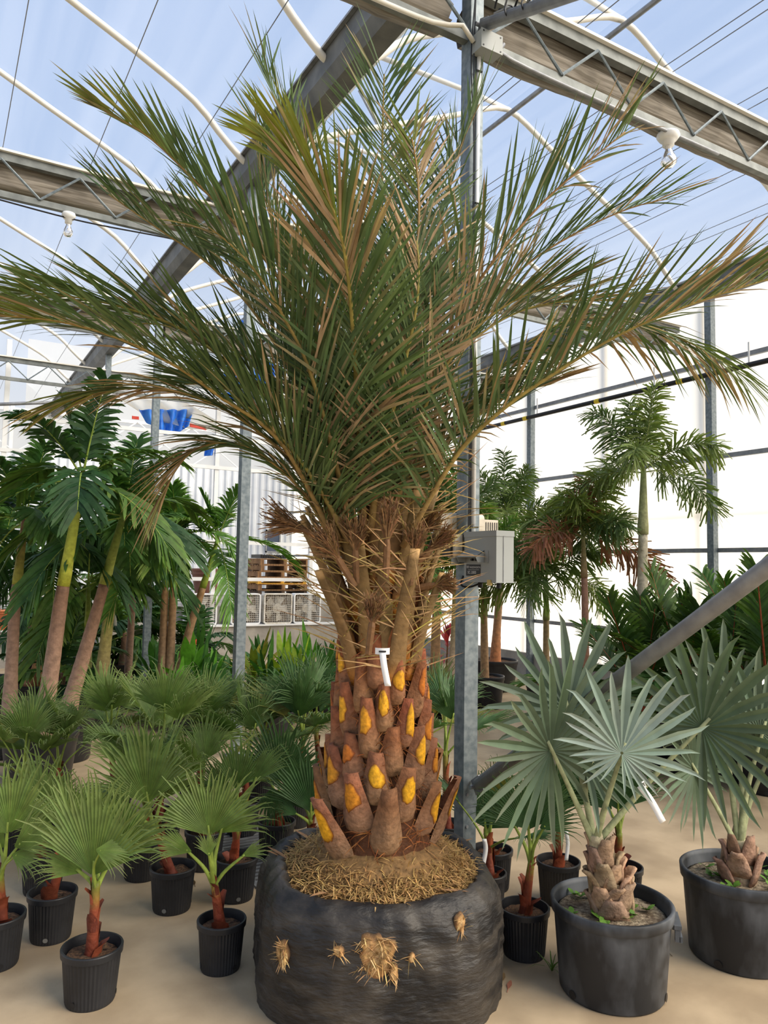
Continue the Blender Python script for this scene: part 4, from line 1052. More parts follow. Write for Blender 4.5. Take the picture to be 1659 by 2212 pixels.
for i in range(7):
    a = rng.uniform(0, 2 * pi); p = V((math.cos(a) * .40, math.sin(a) * .40, .48))
    d2 = V((math.cos(a) + rng.uniform(-.5, .5), math.sin(a), .3)).normalized()
    MB().blade(p, d2, perp(d2)[0], .14, .025, S(170, 130, 90), S(150, 112, 76), .1).build('dry_scale', M_TRUNK, DP)

# black shrink wrap round the root ball
NT, NZ = 150, 44
def wrap_p(i, j):
    a = 2 * pi * i / NT; v = j / NZ
    ca, sa = math.cos(a), math.sin(a)
    e_ = 3.0; sq = (abs(ca) ** e_ + abs(sa) ** e_) ** (-1 / e_)
    sq = 1 + (sq - 1) * .75
    prof = [(0, .530, 0.), (.12, .538, .07), (.45, .538, .24), (.70, .53, .37), (.80, .515, .435), (.86, .49, .475), (.91, .455, .495), (.95, .43, .488), (1.0, .415, .455)]
    for (v0, r0, z0), (v1, r1, z1) in zip(prof, prof[1:]):
        if v0 <= v <= v1:
            f = (v - v0) / (v1 - v0); f2 = f; r_, z_ = lerp(r0, r1, f2), lerp(z0, z1, f2); break
    k = 1 + .035 * noise.noise((ca * 2.2, sa * 2.2, z_ * 3)) + .012 * noise.noise((ca * 7, sa * 7, z_ * 9)) + .010 * math.sin(30 * a + z_ * 16 + 4 * noise.noise((ca * 2, sa * 2, z_ * 4))) * (v > .25) * (.3 + v)
    k += .016 * noise.noise((ca * 14 + z_ * 20, sa * 14, z_ * 22 + ca * 8)) + .010 * abs(noise.noise((ca * 30 + z_ * 34, sa * 30, z_ * 26 - ca * 20)))
    rim = .05 * noise.noise((ca * 1.6 + 5, sa * 1.6, .3)) * max(0, v - .6) / .4
    th = a + math.atan2(Rh.y, Rh.x) + .12
    rr_ = r_ * sq * 1.015 * k
    return (math.cos(th) * rr_, math.sin(th) * rr_, z_ + rim)
b = MB(); pts = [[wrap_p(i, j) for j in range(NZ + 1)] for i in range(NT + 1)]
b.strip(pts)
wo_ = b.build('root_ball_wrap', M_WRAP, DP, smooth=True, label='black plastic shrink wrap, torn in places')
def wrap_hit(x, y):
    """where the view ray through a photo point meets the wrap"""
    d = ray(x, y).normalized(); best = None
    for s in [2.6 + .004 * i for i in range(240)]:
        p = CP + d * s - DC
        rr_ = math.hypot(p.x, p.y); a = math.atan2(p.y, p.x) - math.atan2(Rh.y, Rh.x) - .12
        i = int(round((a % (2 * pi)) / (2 * pi) * NT)) % NT
        for j in range(NZ):
            q0, q1 = pts[i][j], pts[i][j + 1]
            if min(q0[2], q1[2]) <= p.z <= max(q0[2], q1[2]) and rr_ <= math.hypot(q0[0], q0[1]): return p
    return None
def torn(x, y, rw, rh, nfib, seed, dark=True):
    p = wrap_hit(x, y)
    if p is None: return
    rg = random.Random(seed); nrm = V((p.x, p.y, 0)).normalized(); s = V((-nrm.y, nrm.x, 0)); u = V((0, 0, 1))
    b = MB(); N = 22
    c = b.vert(p + nrm * .012, S(196, 164, 118))
    for k, (sc_, lf, cc) in enumerate([(.6, .014, S(188, 150, 100)), (.9, .010, S(150, 112, 70)), (1.08, -.004, S(60, 46, 34))]):
        for j in range(N):
            an = 2 * pi * j / N; g = sc_ * (1 + .3 * noise.noise((seed * 2.2, math.cos(an) * 1.6, math.sin(an) * 1.6)))
            b.vert(p + s * (math.cos(an) * rw * g) + u * (math.sin(an) * rh * g) + nrm * lf, jit(cc, rg, .15))
    for j in range(N):
        j2 = (j + 1) % N; b.f += [(c, 1 + j, 1 + j2), (1 + j, 1 + N + j, 1 + N + j2, 1 + j2), (1 + N + j, 1 + 2 * N + j, 1 + 2 * N + j2, 1 + N + j2)]
    b.use = True; h_ = b.build('exposed_roots', M_TRUNK, DP, smooth=True, label='straw-coloured roots showing through a tear')
    b = MB()
    for i in range(nfib):
        q = p + s * (rg.uniform(-.8, .8) * rw) + u * (rg.uniform(-.8, .8) * rh) + nrm * .012
        dd = (s * rg.uniform(-1, 1) + u * rg.uniform(-1, 1) + nrm * rg.uniform(0, .6)).normalized(); cc = jit(mix(S(170, 130, 80), S(220, 186, 130), rg.random()), rg, .2)
        b.blade(q, dd, perp(dd)[0], rg.uniform(.02, .06), .005, cc, cc, .2)
    b.build('straw', M_FIBRE, h_, kind='stuff')
torn(812, 2062, .075, .085, 160, 1); torn(612, 2058, .035, .05, 70, 2); torn(732, 2055, .022, .02, 20, 3)
torn(992, 1992, .025, .038, 20, 4); torn(606, 2150, .045, .08, 150, 5); torn(850, 2100, .02, .03, 12, 6); torn(888, 2068, .014, .02, 8, 7)

# white tag on the date palm
pt = px(826, 1412, 3.12)
r = empty('plant_tag', pt, 'white paper tag with a black mark tied to the date palm leaf stalk', 'tag', 'white plant tags')
strap(r, [pt + V((0, 0, .005)), px(830, 1440, 3.1), px(838, 1482, 3.09)], .026, Rh)
MB().strip([[Rh * (.03 * math.sin(a2)) - Fh * (.02 * math.cos(a2) - .02) + V((0, 0, z)) for z in (-.004, .022)] for a2 in [-1.4, -.7, 0, .7, 1.4]]).build('band', M_TAG, r, smooth=True)
MB().box((-Fh.x * .002, -Fh.y * .002, .009), (.03, .003, .006), rz=-YAW).build('printed_mark', M_BLACK, r)

# ------------------------------------------------------------------ control box and fittings on the post
def text_mesh(txt, size, name, parent, M, mat=None):
    cu = bpy.data.curves.new(name, 'FONT'); cu.body = txt; cu.size = size; cu.align_x = 'CENTER'; cu.align_y = 'CENTER'
    to = bpy.data.objects.new('tmp', cu); col.objects.link(to)
    me = bpy.data.meshes.new_from_object(to.evaluated_get(bpy.context.evaluated_depsgraph_get()))
    bpy.data.objects.remove(to); me.materials.append(mat or M_LETTER); me.transform(M)
    o = bpy.data.objects.new(name, me); col.objects.link(o); o.parent = parent
    return o
bx0, bx1 = X0 - .012, X0 + .105      # depth (x), front faces -x
by1, by0 = Y0 - .004, Y0 - .284     # from the post toward the camera
zb = on_x(1067, 1259, bx0).z; zt = on_x(1067, 1147, bx0).z
r = empty('control_box', ((bx0 + bx1) / 2, (by0 + by1) / 2, zb), 'grey metal control box with hooded switches mounted on the post', 'control box')
hb = zt - zb; wy = by1 - by0; dx_ = bx1 - bx0
MB().box((0, 0, hb / 2), (dx_, wy, hb)).build('cabinet', M_GREYBOX, r)
MB().box((0, 0, hb - .012), (dx_ + .006, wy + .006, .03)).build('lid', M_GREYBOX, r)
MB().box((dx_ / 2 - .07, -wy / 2 - .001, hb / 2 - .01), (.003, .004, hb - .03)).build('door_seam', M_STEELB, r)
fx = -dx_ / 2
# hood: sloping top, two cheeks; local y runs away from camera
hw_ = .085; hy = .045; hz = hb * .50
b = MB(); b.strip([[(fx, hy - hw_, hz + .035), (fx, hy + hw_, hz + .035)], [(fx - .06, hy - hw_, hz), (fx - .06, hy + hw_, hz)]]); ho = b.build('switch_hood', M_GREYBOX, r); ho.modifiers.new('t', 'SOLIDIFY').thickness = .003
for yy in (hy - hw_, hy + hw_):
    b = MB(); q = [(fx, yy, hz + .035), (fx - .06, yy, hz), (fx - .045, yy, hz - .03), (fx, yy, hz - .03)]; b.v = q; b.c = [b.col] * 4; b.f = [(0, 1, 2, 3)]
    o = b.build('hood_cheek', M_GREYBOX, ho); o.modifiers.new('t', 'SOLIDIFY').thickness = .003
MB().box((fx - .002, hy - hw_ - .018, hz), (.003, .03, .066)).build('hood_flange', M_GREYBOX, ho)
for yy in (hy - .02, hy + .015): MB().tube([(fx, yy, hz - .015), (fx - .015, yy, hz - .015)], .007, 10).build('switch', M_BLACK, r)
lp = MB().box((fx - .001, hy + .012, hz - .072), (.004, .125, .062)).build('label_plate', M_BLACK, r)
Mt = Matrix(((0, 0, -1, fx - .0045), (-1, 0, 0, hy), (0, 1, 0, hz - .058), (0, 0, 0, 1)))
def at_txt(y, z): 
    q = Mt.copy(); q[1][3] = y; q[2][3] = z; return q
text_mesh('WADSWORTH', .0145, 'lettering', lp, at_txt(hy - .006, hz - .057))
text_mesh('SC-2000', .022, 'lettering', lp, at_txt(hy + .02, hz - .085))
text_mesh('W', .024, 'logo', lp, at_txt(hy + .058, hz - .056))
MB().box((fx - .0042, hy + .005, hz - .0695), (.001, .1, .0012)).build('printed_rule', M_LETTER, lp)
MB().box((fx + .0, -wy / 2 + .055, .0), (.012, .03, .03)).build('latch', M_BRASS, r)
for yy in (-.09, .07): MB().tube([(0, yy, 0), (0, yy, -.03)], .014, 10).build('cable_gland', M_BLACK, r)
# conduit up the post
r = empty('conduit', (X0 + .045, Y0 - .014, zt), 'pale round conduit running up the post from the control box', 'conduit')
MB().tube([(-.005, 0, 0), (-.005, 0, 1.5), (.005, 0, 3.02 - .12)], .0125, 10).build('tube', M_WHITE, r, smooth=True)
for z in (.03, .9, 1.9, 2.7): MB().tube([(-.022, -.012, z), (.018, -.012, z + .002)], .006, 6).build('clip', M_BLACK, r)
for k_ in (0, 1):
    pts = [(-.03 - .012 * k_, -.004, .02), (-.03 - .01 * k_, -.004, 1.2), (-.028, -.004, 2.2), (-.04 - .02 * k_, -.01, 2.75), (-.03, -.012, 3.2)]
    MB().tube(spline(pts, 30)[0], .004, 6).build('cable', M_BLACK, r)
# junction box at the truss
zj = on_x(1022, 95, X0 - .0).z
r = empty('junction_box', (X0 + .075, Y0 - .055, zj - .06), 'grey junction box with four screws high on the post', 'junction box')
MB().box((0, 0, .055), (.15, .09, .11)).build('body', M_GREYBOX, r)
MB().box((0, -.047, .055), (.155, .006, .115)).build('cover', M_GREYBOX, r)
for dx in (-.062, .062):
    for dz in (.012, .098): MB().tube([(dx, -.052, dz), (dx, -.048, dz)], .005, 8).build('screw', M_BLACK, r)
MB().tube(spline([(.07, 0, .03), (.16, .02, 4.955 - zj + .06), (.3, .06, 4.905 - zj + .06), (2.2, .066, 4.905 - zj + .06)], 20)[0], .012, 8).build('conduit_tail', M_STEELB, r, smooth=True)
MB().tube(spline([(-.08, .02, .06), (-.2, .03, 4.97 - zj + .06), (-.45, .06, 4.915 - zj + .06), (-2.2, .066, 4.91 - zj + .06)], 20)[0], .014, 8).build('conduit_tail', M_HOOP, r, smooth=True)
# off-white sensor housing behind the post
pz = on_x(985, 1128, X0 - .1)
r = empty('sensor_housing', (X0 + .05, Y0 + .14, pz.z - .045), 'off-white sensor tube mounted across the back of the post above the control box', 'sensor')
pts = []
def rbox(w, h, k, n=5):
    o = []
    for q in range(4):
        cx, cz = [(1, 1), (-1, 1), (-1, -1), (1, -1)][q]
        for j in range(n):
            a = q * pi / 2 + j * pi / 2 / (n - 1); o.append((cx * (w / 2 - k) + k * math.cos(a), cz * (h / 2 - k) + k * math.sin(a)))
    return o + [o[0]]
sec = rbox(.10, .12, .03)
MB().strip([[(x, y + 0, z + .05) for y, z in sec] for x in (-.17, -.165, .15)]).build('housing', M_BEIGE, r, smooth=False)
for x in (-.17, .15):
    b = MB(); b.v = [(x, y, z + .05) for y, z in sec[:-1]]; b.c = [b.col] * len(b.v); b.f = [tuple(range(len(b.v)))]; b.build('end_cap', M_WHITE, r)
MB().box((.2, 0, .03), (.1, .1, .10)).build('filter_box', M_BEIGE, r)
for i in range(6): MB().box((.16 + .016 * i, -.051, .03), (.004, .004, .07)).build('louvre', M_BLACK, r)
p1 = on_x(990, 1205, X0 - .02)
r = empty('outlet_box', (X0 - .03, Y0 + .06, p1.z), 'beige outlet box with a stub of pipe on the left of the post', 'outlet box')
MB().box((0, 0, .065), (.05, .07, .13)).build('body', M_BEIGE, r)
MB().box((-.03, .03, .05), (.02, .08, .09)).build('cover', M_BLACK, r)
MB().tube([(0, 0, 0), (0, 0, -.04)], .022, 12).build('pipe_stub', M_GREYBOX, r)
MB().tube(spline([(.02, -.05, -.1), (.0, -.06, -.15), (.03, -.1, -.16), (.08, -.16, -.13)], 14)[0], .006, 6).build('cable', M_BLACK, r)

# bare bulbs under the trusses
def bulb(p, label, big=1.0):
    r = empty('bare_bulb', p, label, 'lamp', 'bare bulbs under the trusses')
    MB().lathe([(.055 * big, 0), (.06 * big, -.02), (.045 * big, -.05), (.03 * big, -.055), (.03 * big, -.09)], 20).build('lamp_holder', M_WHITE, r, smooth=True)
    prof = [(.018, -.085), (.02, -.11), (.032, -.14), (.042, -.165), (.04, -.19), (.025, -.21), (0.0001, -.216)]
    MB().lathe([(a * big, c_ * 1.0 if big == 1 else c_ * 1.15) for a, c_ in prof], 20).build('bulb', M_BULB, r, smooth=True)
    MB().tube([(0, 0, -.085), (0, 0, -.15)], .006, 6).build('filament_stem', M_GRID, r)
p = on_y(149, 487, Y0 + SP); bulb((p.x, Y0 + SP + .046, 4.92), 'small clear bulb under the left-hand truss')
p = on_y(1455, 278, Y0); bulb((p.x, Y0 + .046, 4.92), 'larger bulb with a white collar under the right-hand truss', 1.35)
r = MB().tube(spline([(.2, Y0 + SP + .03, 4.9), (1.0, Y0 + SP + .03, 4.87), (1.8, Y0 + SP + .03, 4.9), (X0, Y0 + SP + .03, 4.9)], 20)[0], .007, 6).build('lamp_cable', M_BLACK, label='black cable feeding the small bulb on the left-hand truss', cat='cable')

# floor grate
g0 = floor_at(590, 1880); 
r = empty('floor_grate', (g0.x, g0.y, 0), 'slotted steel trench grate in the floor beside the root ball', 'grate')
MB().box((0, .25, .002), (.34, 1.3, .004)).build('trench', M_BLACK, r)
for sx_ in (-.17, .17): MB().box((sx_, .25, .005), (.03, 1.32, .01)).build('side_rail', M_STEELB, r)
for i in range(26): MB().box((0, -.38 + .05 * i, .006), (.31, .026, .008)).build('bar', M_STEELB, r)

# ------------------------------------------------------------------ other palms
def palm(name, label, base, trunk, pot, crown, colset, seed, group, shaft=None, cat='palm tree', rings=True, tcol=(S(150, 122, 104), S(132, 98, 76)), mat=None, fk=None):
    """base: world floor point; trunk: [(dx right m, dz up m, radius)], pot (rt, rb, h) ; crown dict"""
    rng = random.Random(seed); base = V((base[0], base[1], 0)); r = empty(name, base, label, cat, group)
    if pot: pot_parts(r, pot[0], pot[1], pot[2], ribs=0, rim=.02, seed=seed)
    P = [Rh * a + V((0, 0, z)) for a, z, q in trunk]; rad0 = [q for a, z, q in trunk]
    M = 24; sp, _l = spline(P, M)
    rad = []
    for i in range(M + 1):
        z = sp[i].z; k = 0
        while k < len(trunk) - 2 and trunk[k + 1][1] < z: k += 1
        f = min(1, max(0, (z - trunk[k][1]) / (trunk[k + 1][1] - trunk[k][1] + 1e-9))); rad.append(lerp(rad0[k], rad0[k + 1], f) * (1 + (.03 if rings and i % 2 else 0)))
    cols = [mix(tcol[0], tcol[1], i / M) for i in range(M + 1)]
    MB().tube(sp, rad, 14, cols=cols).build('trunk', M_STEM, r, smooth=True)
    top = sp[-1]; td = (sp[-1] - sp[-3]).normalized()
    if shaft:
        hS, r0, r1, c0, c1 = shaft
        q = [top + td * (hS * i / 8) for i in range(9)]
        MB().tube(q, [lerp(r0, r1, (i / 8)) * (1.08 if i == 1 else 1) for i in range(9)], 12, cols=[mix(c0, c1, i / 8) for i in range(9)]).build('crownshaft', M_STEM, r, smooth=True)
        top = q[-1]
    n = crown['n']
    for i in range(n):
        t = i / max(1, n - 1); az = i * 2.39996 + seed * .9; el = math.radians(lerp(crown.get('e0', 84), crown.get('e1', 5), t ** .9) + rng.uniform(-7, 7))
        L = crown['L'] * rng.uniform(.85, 1.1) * (1 - .15 * (t < .1)); dh = V((math.cos(az), math.sin(az), 0))
        dr = crown.get('droop', .45) * (.35 + .65 * math.cos(el))
        pts = [top - td * crown.get('drop', .05) * t]
        for s in (.22, .45, .68, .86, 1.0):
            q = top - td * crown.get('drop', .05) * t + dh * (L * math.cos(el) * (s - .12 * s ** 3)) + V((0, 0, L * (math.sin(el) * s - dr * s * s)))
            pts.append(q)
        g0, g1 = colset[rng.randrange(len(colset))]
        def cf(u, sd, rg, g0=g0, g1=g1):
            return jit(g0, rg, .16), jit(g1, rg, .18)
        kw = dict(a0=58, a1=28, vee=14, vj=8, droop=.35, rr=(.013, .003), start=.18); kw.update(fk or {})
        frond(r, pts, crown.get('nl', 26), crown.get('ll', .30), crown.get('lw', .035), cf, rng, az=dh, rcol=crown.get('rc', S(120, 140, 50)), mat=mat or M_LEAF, **kw)
    return r
DG = [(S(40, 74, 34), S(62, 96, 44)), (S(46, 84, 36), S(76, 108, 48)), (S(34, 64, 34), S(52, 84, 40)), (S(58, 92, 36), S(92, 118, 50))]
LG = [(S(70, 112, 40), S(104, 138, 56)), (S(58, 100, 40), S(92, 128, 54)), (S(84, 120, 44), S(120, 144, 62))]
def foot(x, y, rim_h): 
    p = floor_at(x, y, rim_h); return V((p.x, p.y, 0))
BT = (S(168, 138, 116), S(140, 104, 82)); GT = (S(176, 176, 96), S(120, 140, 44)); GSH = (S(150, 160, 60), S(110, 132, 48))
CRN = dict(n=10, L=1.15, nl=24, ll=.36, lw=.045, droop=.55, e0=80, e1=-8, rc=S(126, 146, 60))
ADO = dict(shape=((0, .5), (.35, 1.), (.85, .8)), a0=62, a1=35, vee=22, droop=.5)
gA = 'bulging-trunk palms in tubs on the left'
palm('bottle_trunk_palm', 'bulging-trunk palm nearest on the left, in a wide black tub', foot(88, 1582, .40), [(0, .36, .095), (.01, .45, .10), (.03, .6, .072), (.07, 1.0, .062), (.11, 1.45, .056), (.13, 1.62, .05)], (.30, .25, .42), CRN, DG, 3, gA, (.95, .052, .03, S(196, 196, 70), S(110, 128, 50)), tcol=BT, fk=ADO)
palm('bottle_trunk_palm', 'bulging-trunk palm leaning right, second tub on the left', foot(143, 1545, .40), [(0, .36, .09), (.01, .44, .092), (.05, .6, .07), (.15, 1.0, .06), (.26, 1.45, .05), (.30, 1.62, .048)], (.26, .22, .42), CRN, DG, 8, gA, (.7, .05, .03, S(160, 164, 70), S(96, 118, 46)), tcol=BT, fk=ADO)
palm('bottle_trunk_palm', 'slim straight bulging-trunk palm at the left picture edge', foot(20, 1538, .40), [(0, .36, .075), (0, .48, .07), (.0, .8, .056), (.0, 1.4, .05), (.01, 1.6, .045)], (.26, .22, .42), CRN, DG, 13, gA, (.65, .045, .03, S(150, 150, 60), S(104, 66, 48)), tcol=BT, fk=ADO)
palm('ringed_palm', 'green ringed-trunk palm with a pale ribbon behind the leaning one', foot(213, 1495, .40), [(0, .36, .085), (.02, .5, .08), (.05, .9, .062), (.09, 1.4, .055)], (.30, .25, .42), CRN, DG, 17, gA, (.8, .056, .03, S(170, 176, 52), S(84, 112, 40)), tcol=(S(140, 116, 90), S(176, 170, 90)), fk=ADO)
palm('ringed_palm', 'thin green palm stem beside the ringed trunk', foot(188, 1492, .40), [(0, .36, .045), (0, .6, .042), (-.02, 1.1, .04)], None, dict(CRN, n=6, L=.9), DG, 19, gA, (.5, .04, .02, S(150, 160, 60), S(84, 112, 40)), tcol=(S(180, 170, 110), S(120, 140, 60)), fk=ADO)
palm('bottle_trunk_palm', 'orange-brown bulging trunk palm standing back between the first two', foot(76, 1478, .40), [(0, .36, .14), (.03, .48, .11), (.07, .75, .062), (.1, 1.2, .05)], (.32, .27, .42), CRN, DG, 23, gA, (.8, .05, .03, S(150, 160, 60), S(90, 116, 46)), tcol=(S(176, 112, 70), S(170, 165, 110)), fk=ADO)
bt = foot(352, 1492, .35)
for k_, (dx, tdx, lab) in enumerate([(-.02, -.02, 'left stem of the triple-stemmed palm by the second post'), (.07, .08, 'middle stem of the triple-stemmed palm by the second post'), (.17, .42, 'right-leaning stem of the triple-stemmed palm by the second post')]):
    b0 = bt + Rh * dx
    palm('slim_palm', lab, b0, [(0, .3, .06), (0, .45, .055), (lerp(0, tdx - dx, .35), .95, .046), (tdx - dx, 1.55, .04)], (.28, .24, .38) if k_ == 1 else None, dict(CRN, n=7, L=1.05, nl=30, ll=.34, lw=.03), LG, 29 + k_, gA, (.6, .04, .022, S(150, 165, 60), S(112, 140, 50)), tcol=(S(150, 124, 104), S(156, 120, 80)), fk=dict(a0=60, a1=28, vee=26, droop=.4))
palm('leafy_palm', 'bushy dark palm behind the second post on the left', foot(275, 1480, .3), [(0, .3, .05), (.02, 1.2, .04), (.05, 2.0, .035)], (.25, .2, .35), dict(CRN, n=11, L=1.2), DG, 37, gA, (.3, .04, .02, S(120, 140, 60), S(90, 116, 46)), fk=ADO)
palm('leafy_palm', 'dark palm filling the back left corner', foot(-20, 1470, .3), [(0, .3, .05), (.02, 1.0, .04), (.05, 1.7, .035)], (.25, .2, .35), dict(CRN, n=11, L=1.2), DG, 41, gA, (.3, .04, .02, S(120, 140, 60), S(90, 116, 46)), fk=ADO)
palm('leafy_palm', 'low dark palm in shade between the left trunks and the post', foot(262, 1440, .3), [(0, .3, .05), (.02, .6, .04), (.02, .8, .035)], (.25, .2, .35), dict(CRN, n=10, L=1.0), DG, 43, gA, None, fk=ADO)
for i_, (x_, y_, hh_, lab_) in enumerate([(60, 1440, .9, 'dark palm crowding the low wall behind the bulging trunks'), (160, 1435, .7, 'dark palm against the low wall between leaning and ringed trunks'), (225, 1425, 1.3, 'dark palm against the low wall left of the second post'), (330, 1425, .8, 'dark palm against the low wall right of the second post'), (410, 1430, .5, 'feathery green palm in front of the white box fan'), (130, 1500, .55, 'low dark palm tucked between the bulging tubs')]):
    palm('leafy_palm', lab_, foot(x_, y_, .3), [(0, .3, .05), (.01, hh_ * .6 + .1, .04), (.02, hh_, .035)], (.25, .2, .35), dict(CRN, n=11, L=1.05), DG, 71 + i_, gA, None, fk=ADO)
# ribbon on the ringed trunk
p = px(245, 1325, 8.7); r = empty('ribbon', p, 'pale ribbon tied on the ringed palm trunk', 'ribbon'); strap(r, [p, p + V((.02, 0, -.05)), p + V((.03, 0, -.14))], .03, Rh)

# foxtail palms by the bright wall
gF = 'foxtail palms by the right wall'
FOX = dict(a0=70, a1=46, plum=True, droop=.35, jl=.3, shape=((0, .4), (.5, 1.), (1., .75)), tip=False, rr=(.014, .004), start=.14, ja=20)
FC = dict(n=8, L=1.35, nl=92, ll=.27, lw=.02, droop=.58, e0=84, e1=12, rc=S(120, 130, 70))
FG = [(S(70, 92, 46), S(104, 124, 66)), (S(62, 84, 48), S(92, 112, 62)), (S(86, 106, 50), S(126, 140, 72))]
def atz(x, z):
    p = px(x, 1300, z); return V((p.x, p.y, 0))
def dzt(y, z): return px(800, y, z).z
palm('foxtail_palm', 'tall foxtail palm standing alone against the bright right wall', atz(1388, 8.6), [(0, .36, .085), (0, .5, .08), (.0, 1.5, .062), (.01, 2.25, .05)], (.27, .23, .42), dict(FC, L=1.30, n=9), FG, 51, gF, (.75, .062, .028, S(170, 168, 118), S(120, 132, 84)), tcol=(S(176, 160, 138), S(196, 186, 160)), fk=FOX)
palm('foxtail_palm', 'smaller foxtail palm with a browned frond left of the tall one', atz(1264, 8.9), [(0, .36, .05), (0, .5, .05), (.0, 1.3, .04), (-.01, 1.75, .036)], (.25, .2, .4), dict(FC, L=1.05, n=10, nl=90), FG + [(S(150, 100, 70), S(130, 86, 60))], 52, gF, (.5, .042, .02, S(150, 120, 84), S(130, 130, 80)), tcol=(S(176, 130, 100), S(150, 110, 90)), fk=FOX)
palm('foxtail_palm', 'foxtail palm with an orange-footed stem right of the control-box post', foot(1070, 1430, .42), [(0, .36, .10), (0, .46, .085), (.02, .9, .06), (.06, 1.5, .055)], (.34, .28, .46), dict(FC, L=1.5, n=10), FG, 53, gF, (1.1, .06, .03, S(110, 120, 70), S(96, 112, 60)), tcol=(S(206, 130, 84), S(130, 120, 90)), fk=FOX)
palm('foxtail_palm', 'foxtail palm in front of the orange-footed one by the post', foot(1047, 1462, .40), [(0, .36, .06), (0, .46, .055), (-.01, .9, .05), (-.02, 1.4, .04)], (.26, .22, .42), dict(FC, L=1.1, n=9, nl=90), LG, 54, gF, (.6, .045, .02, S(140, 130, 84), S(110, 125, 60)), tcol=(S(190, 150, 110), S(170, 140, 100)), fk=FOX)
palm('foxtail_palm', 'foxtail palm seen between the date palm and the control-box post', foot(940, 1472, .40), [(0, .36, .07), (0, .46, .065), (.0, .9, .06), (.01, 1.5, .05)], (.28, .23, .42), dict(FC, L=1.2, n=10), LG, 55, gF, (.8, .055, .025, S(150, 110, 84), S(110, 125, 60)), tcol=(S(200, 150, 105), S(160, 130, 90)), fk=FOX)
palm('bottle_trunk_palm', 'thick pale-trunked palm close behind the date palm trunk on its right', foot(892, 1482, .40), [(0, .36, .16), (.0, .5, .14), (-.02, .8, .085), (-.03, 1.3, .07)], (.34, .28, .42), dict(FC, L=1.2, n=8), LG, 56, gF, (.7, .065, .03, S(150, 150, 84), S(110, 125, 60)), tcol=(S(190, 160, 140), S(214, 206, 192)), fk=FOX)
palm('foxtail_palm', 'foxtail palm with crown half hidden behind the control box', foot(975, 1478, .40), [(0, .36, .06), (0, .46, .06), (.03, .9, .05), (.05, 1.6, .045)], (.26, .22, .42), dict(FC, L=1.25, n=9), FG, 57, gF, (.6, .05, .02, S(140, 150, 84), S(110, 125, 60)), tcol=(S(200, 170, 150), S(150, 140, 70)), fk=FOX)
palm('foxtail_palm', 'foxtail palm low behind the smaller browned one', atz(1180, 9.8), [(0, .36, .05), (0, .46, .05), (.0, .8, .04), (.0, 1.2, .036)], (.25, .2, .4), dict(FC, L=1.2, n=9, nl=90), FG, 58, gF, (.5, .045, .02, S(140, 150, 84), S(110, 125, 60)), tcol=(S(180, 150, 110), S(150, 130, 90)), fk=FOX)

# red-stalked clumping palms on the right
gR = 'red-stalked palms at the right'
RG = [(S(46, 76, 30), S(72, 100, 40)), (S(40, 66, 30), S(62, 88, 38)), (S(60, 90, 38), S(92, 116, 54)), (S(52, 82, 36), S(84, 110, 50))]
RGY = RG + [(S(190, 160, 40), S(200, 140, 40))]
RC = dict(n=9, L=1.35, nl=36, ll=.40, lw=.032, droop=.35, e0=80, e1=15, rc=S(150, 70, 40))
RK = dict(a0=56, a1=30, vee=24, vj=6, droop=.3, start=.3, rr=(.014, .004), shape=((0, .6), (.4, 1.), (.8, .7)))
for i, (x, z, hh, lab, cs) in enumerate([(1385, 7.4, .55, 'red-stalked palm with yellowed fronds left of the brace pipe', RGY), (1480, 7.2, .75, 'red-stalked palm directly behind the slanting brace pipe', RG), (1570, 7.0, .7, 'red-stalked palm right of the brace pipe, above the silver palm', RG), (1655, 6.6, .75, 'red-stalked palm at the right picture edge', RG), (1440, 8.3, .5, 'dark red-stalked palm at the back by the wall kerb', RG), (1610, 8.4, .9, 'pale-tipped palm at the back by the right wall post', LG)]):
    palm('red_stalk_palm', lab, atz(x, z), [(0, .25, .05), (0, .4, .045), (.0, hh, .035)], (.24, .2, .32), dict(RC, n=11 if i < 4 else 9), cs, 61 + i, gR, cat='potted palm', tcol=(S(140, 70, 46), S(160, 76, 46)), fk=RK)

# ------------------------------------------------------------------ small pot plants at the back
def pot_plant(x, y, label, n, L, W, cs, seed, e0=85, e1=20, pot=(.15, .12, .26), stalk=0., dro=.5, rim=True, group='small pot plants along the low wall', name='pot_plant'):
    rng = random.Random(seed); c = foot(x, y, pot[2]); r = empty(name, c, label, 'pot plant', group)
    pot_parts(r, *pot, ribs=0, rim=.012, fill=.03, seed=seed)
    top = V((0, 0, pot[2] - .04))
    if stalk: 
        MB().tube([top, top + V((.02, 0, stalk))], [.018, .012], 8, cols=[S(120, 90, 60)] * 2).build('stem', M_STEM, r); top = top + V((.02, 0, stalk))
    for i in range(n):
        t = i / max(1, n - 1); az = i * 2.39996 + seed; el = math.radians(lerp(e0, e1, t) + rng.uniform(-8, 8)); ll = L * rng.uniform(.75, 1.1)
        dh = V((math.cos(az), math.sin(az), 0)); s = V((-dh.y, dh.x, 0)); c0 = jit(cs[rng.randrange(len(cs))], rng, .15); b = MB(); rows = []
        for q, wv in ((0, .12), (.25, .22), (.45, .9), (.65, 1.), (.85, .6), (1.0, .06)):
            p = top - V((0, 0, stalk * .5 * t)) + dh * (ll * math.cos(el) * q) + V((0, 0, ll * (math.sin(el) * q - dro * (.3 + .7 * math.cos(el)) * q * q)))
            rows.append([p - s * (W * wv * .5) + V((0, 0, .12 * W * wv)), p, p + s * (W * wv * .5) + V((0, 0, .12 * W * wv))])
        b.color(c0).strip(rows).build('leaf', M_LEAF, r, smooth=True)
    return r
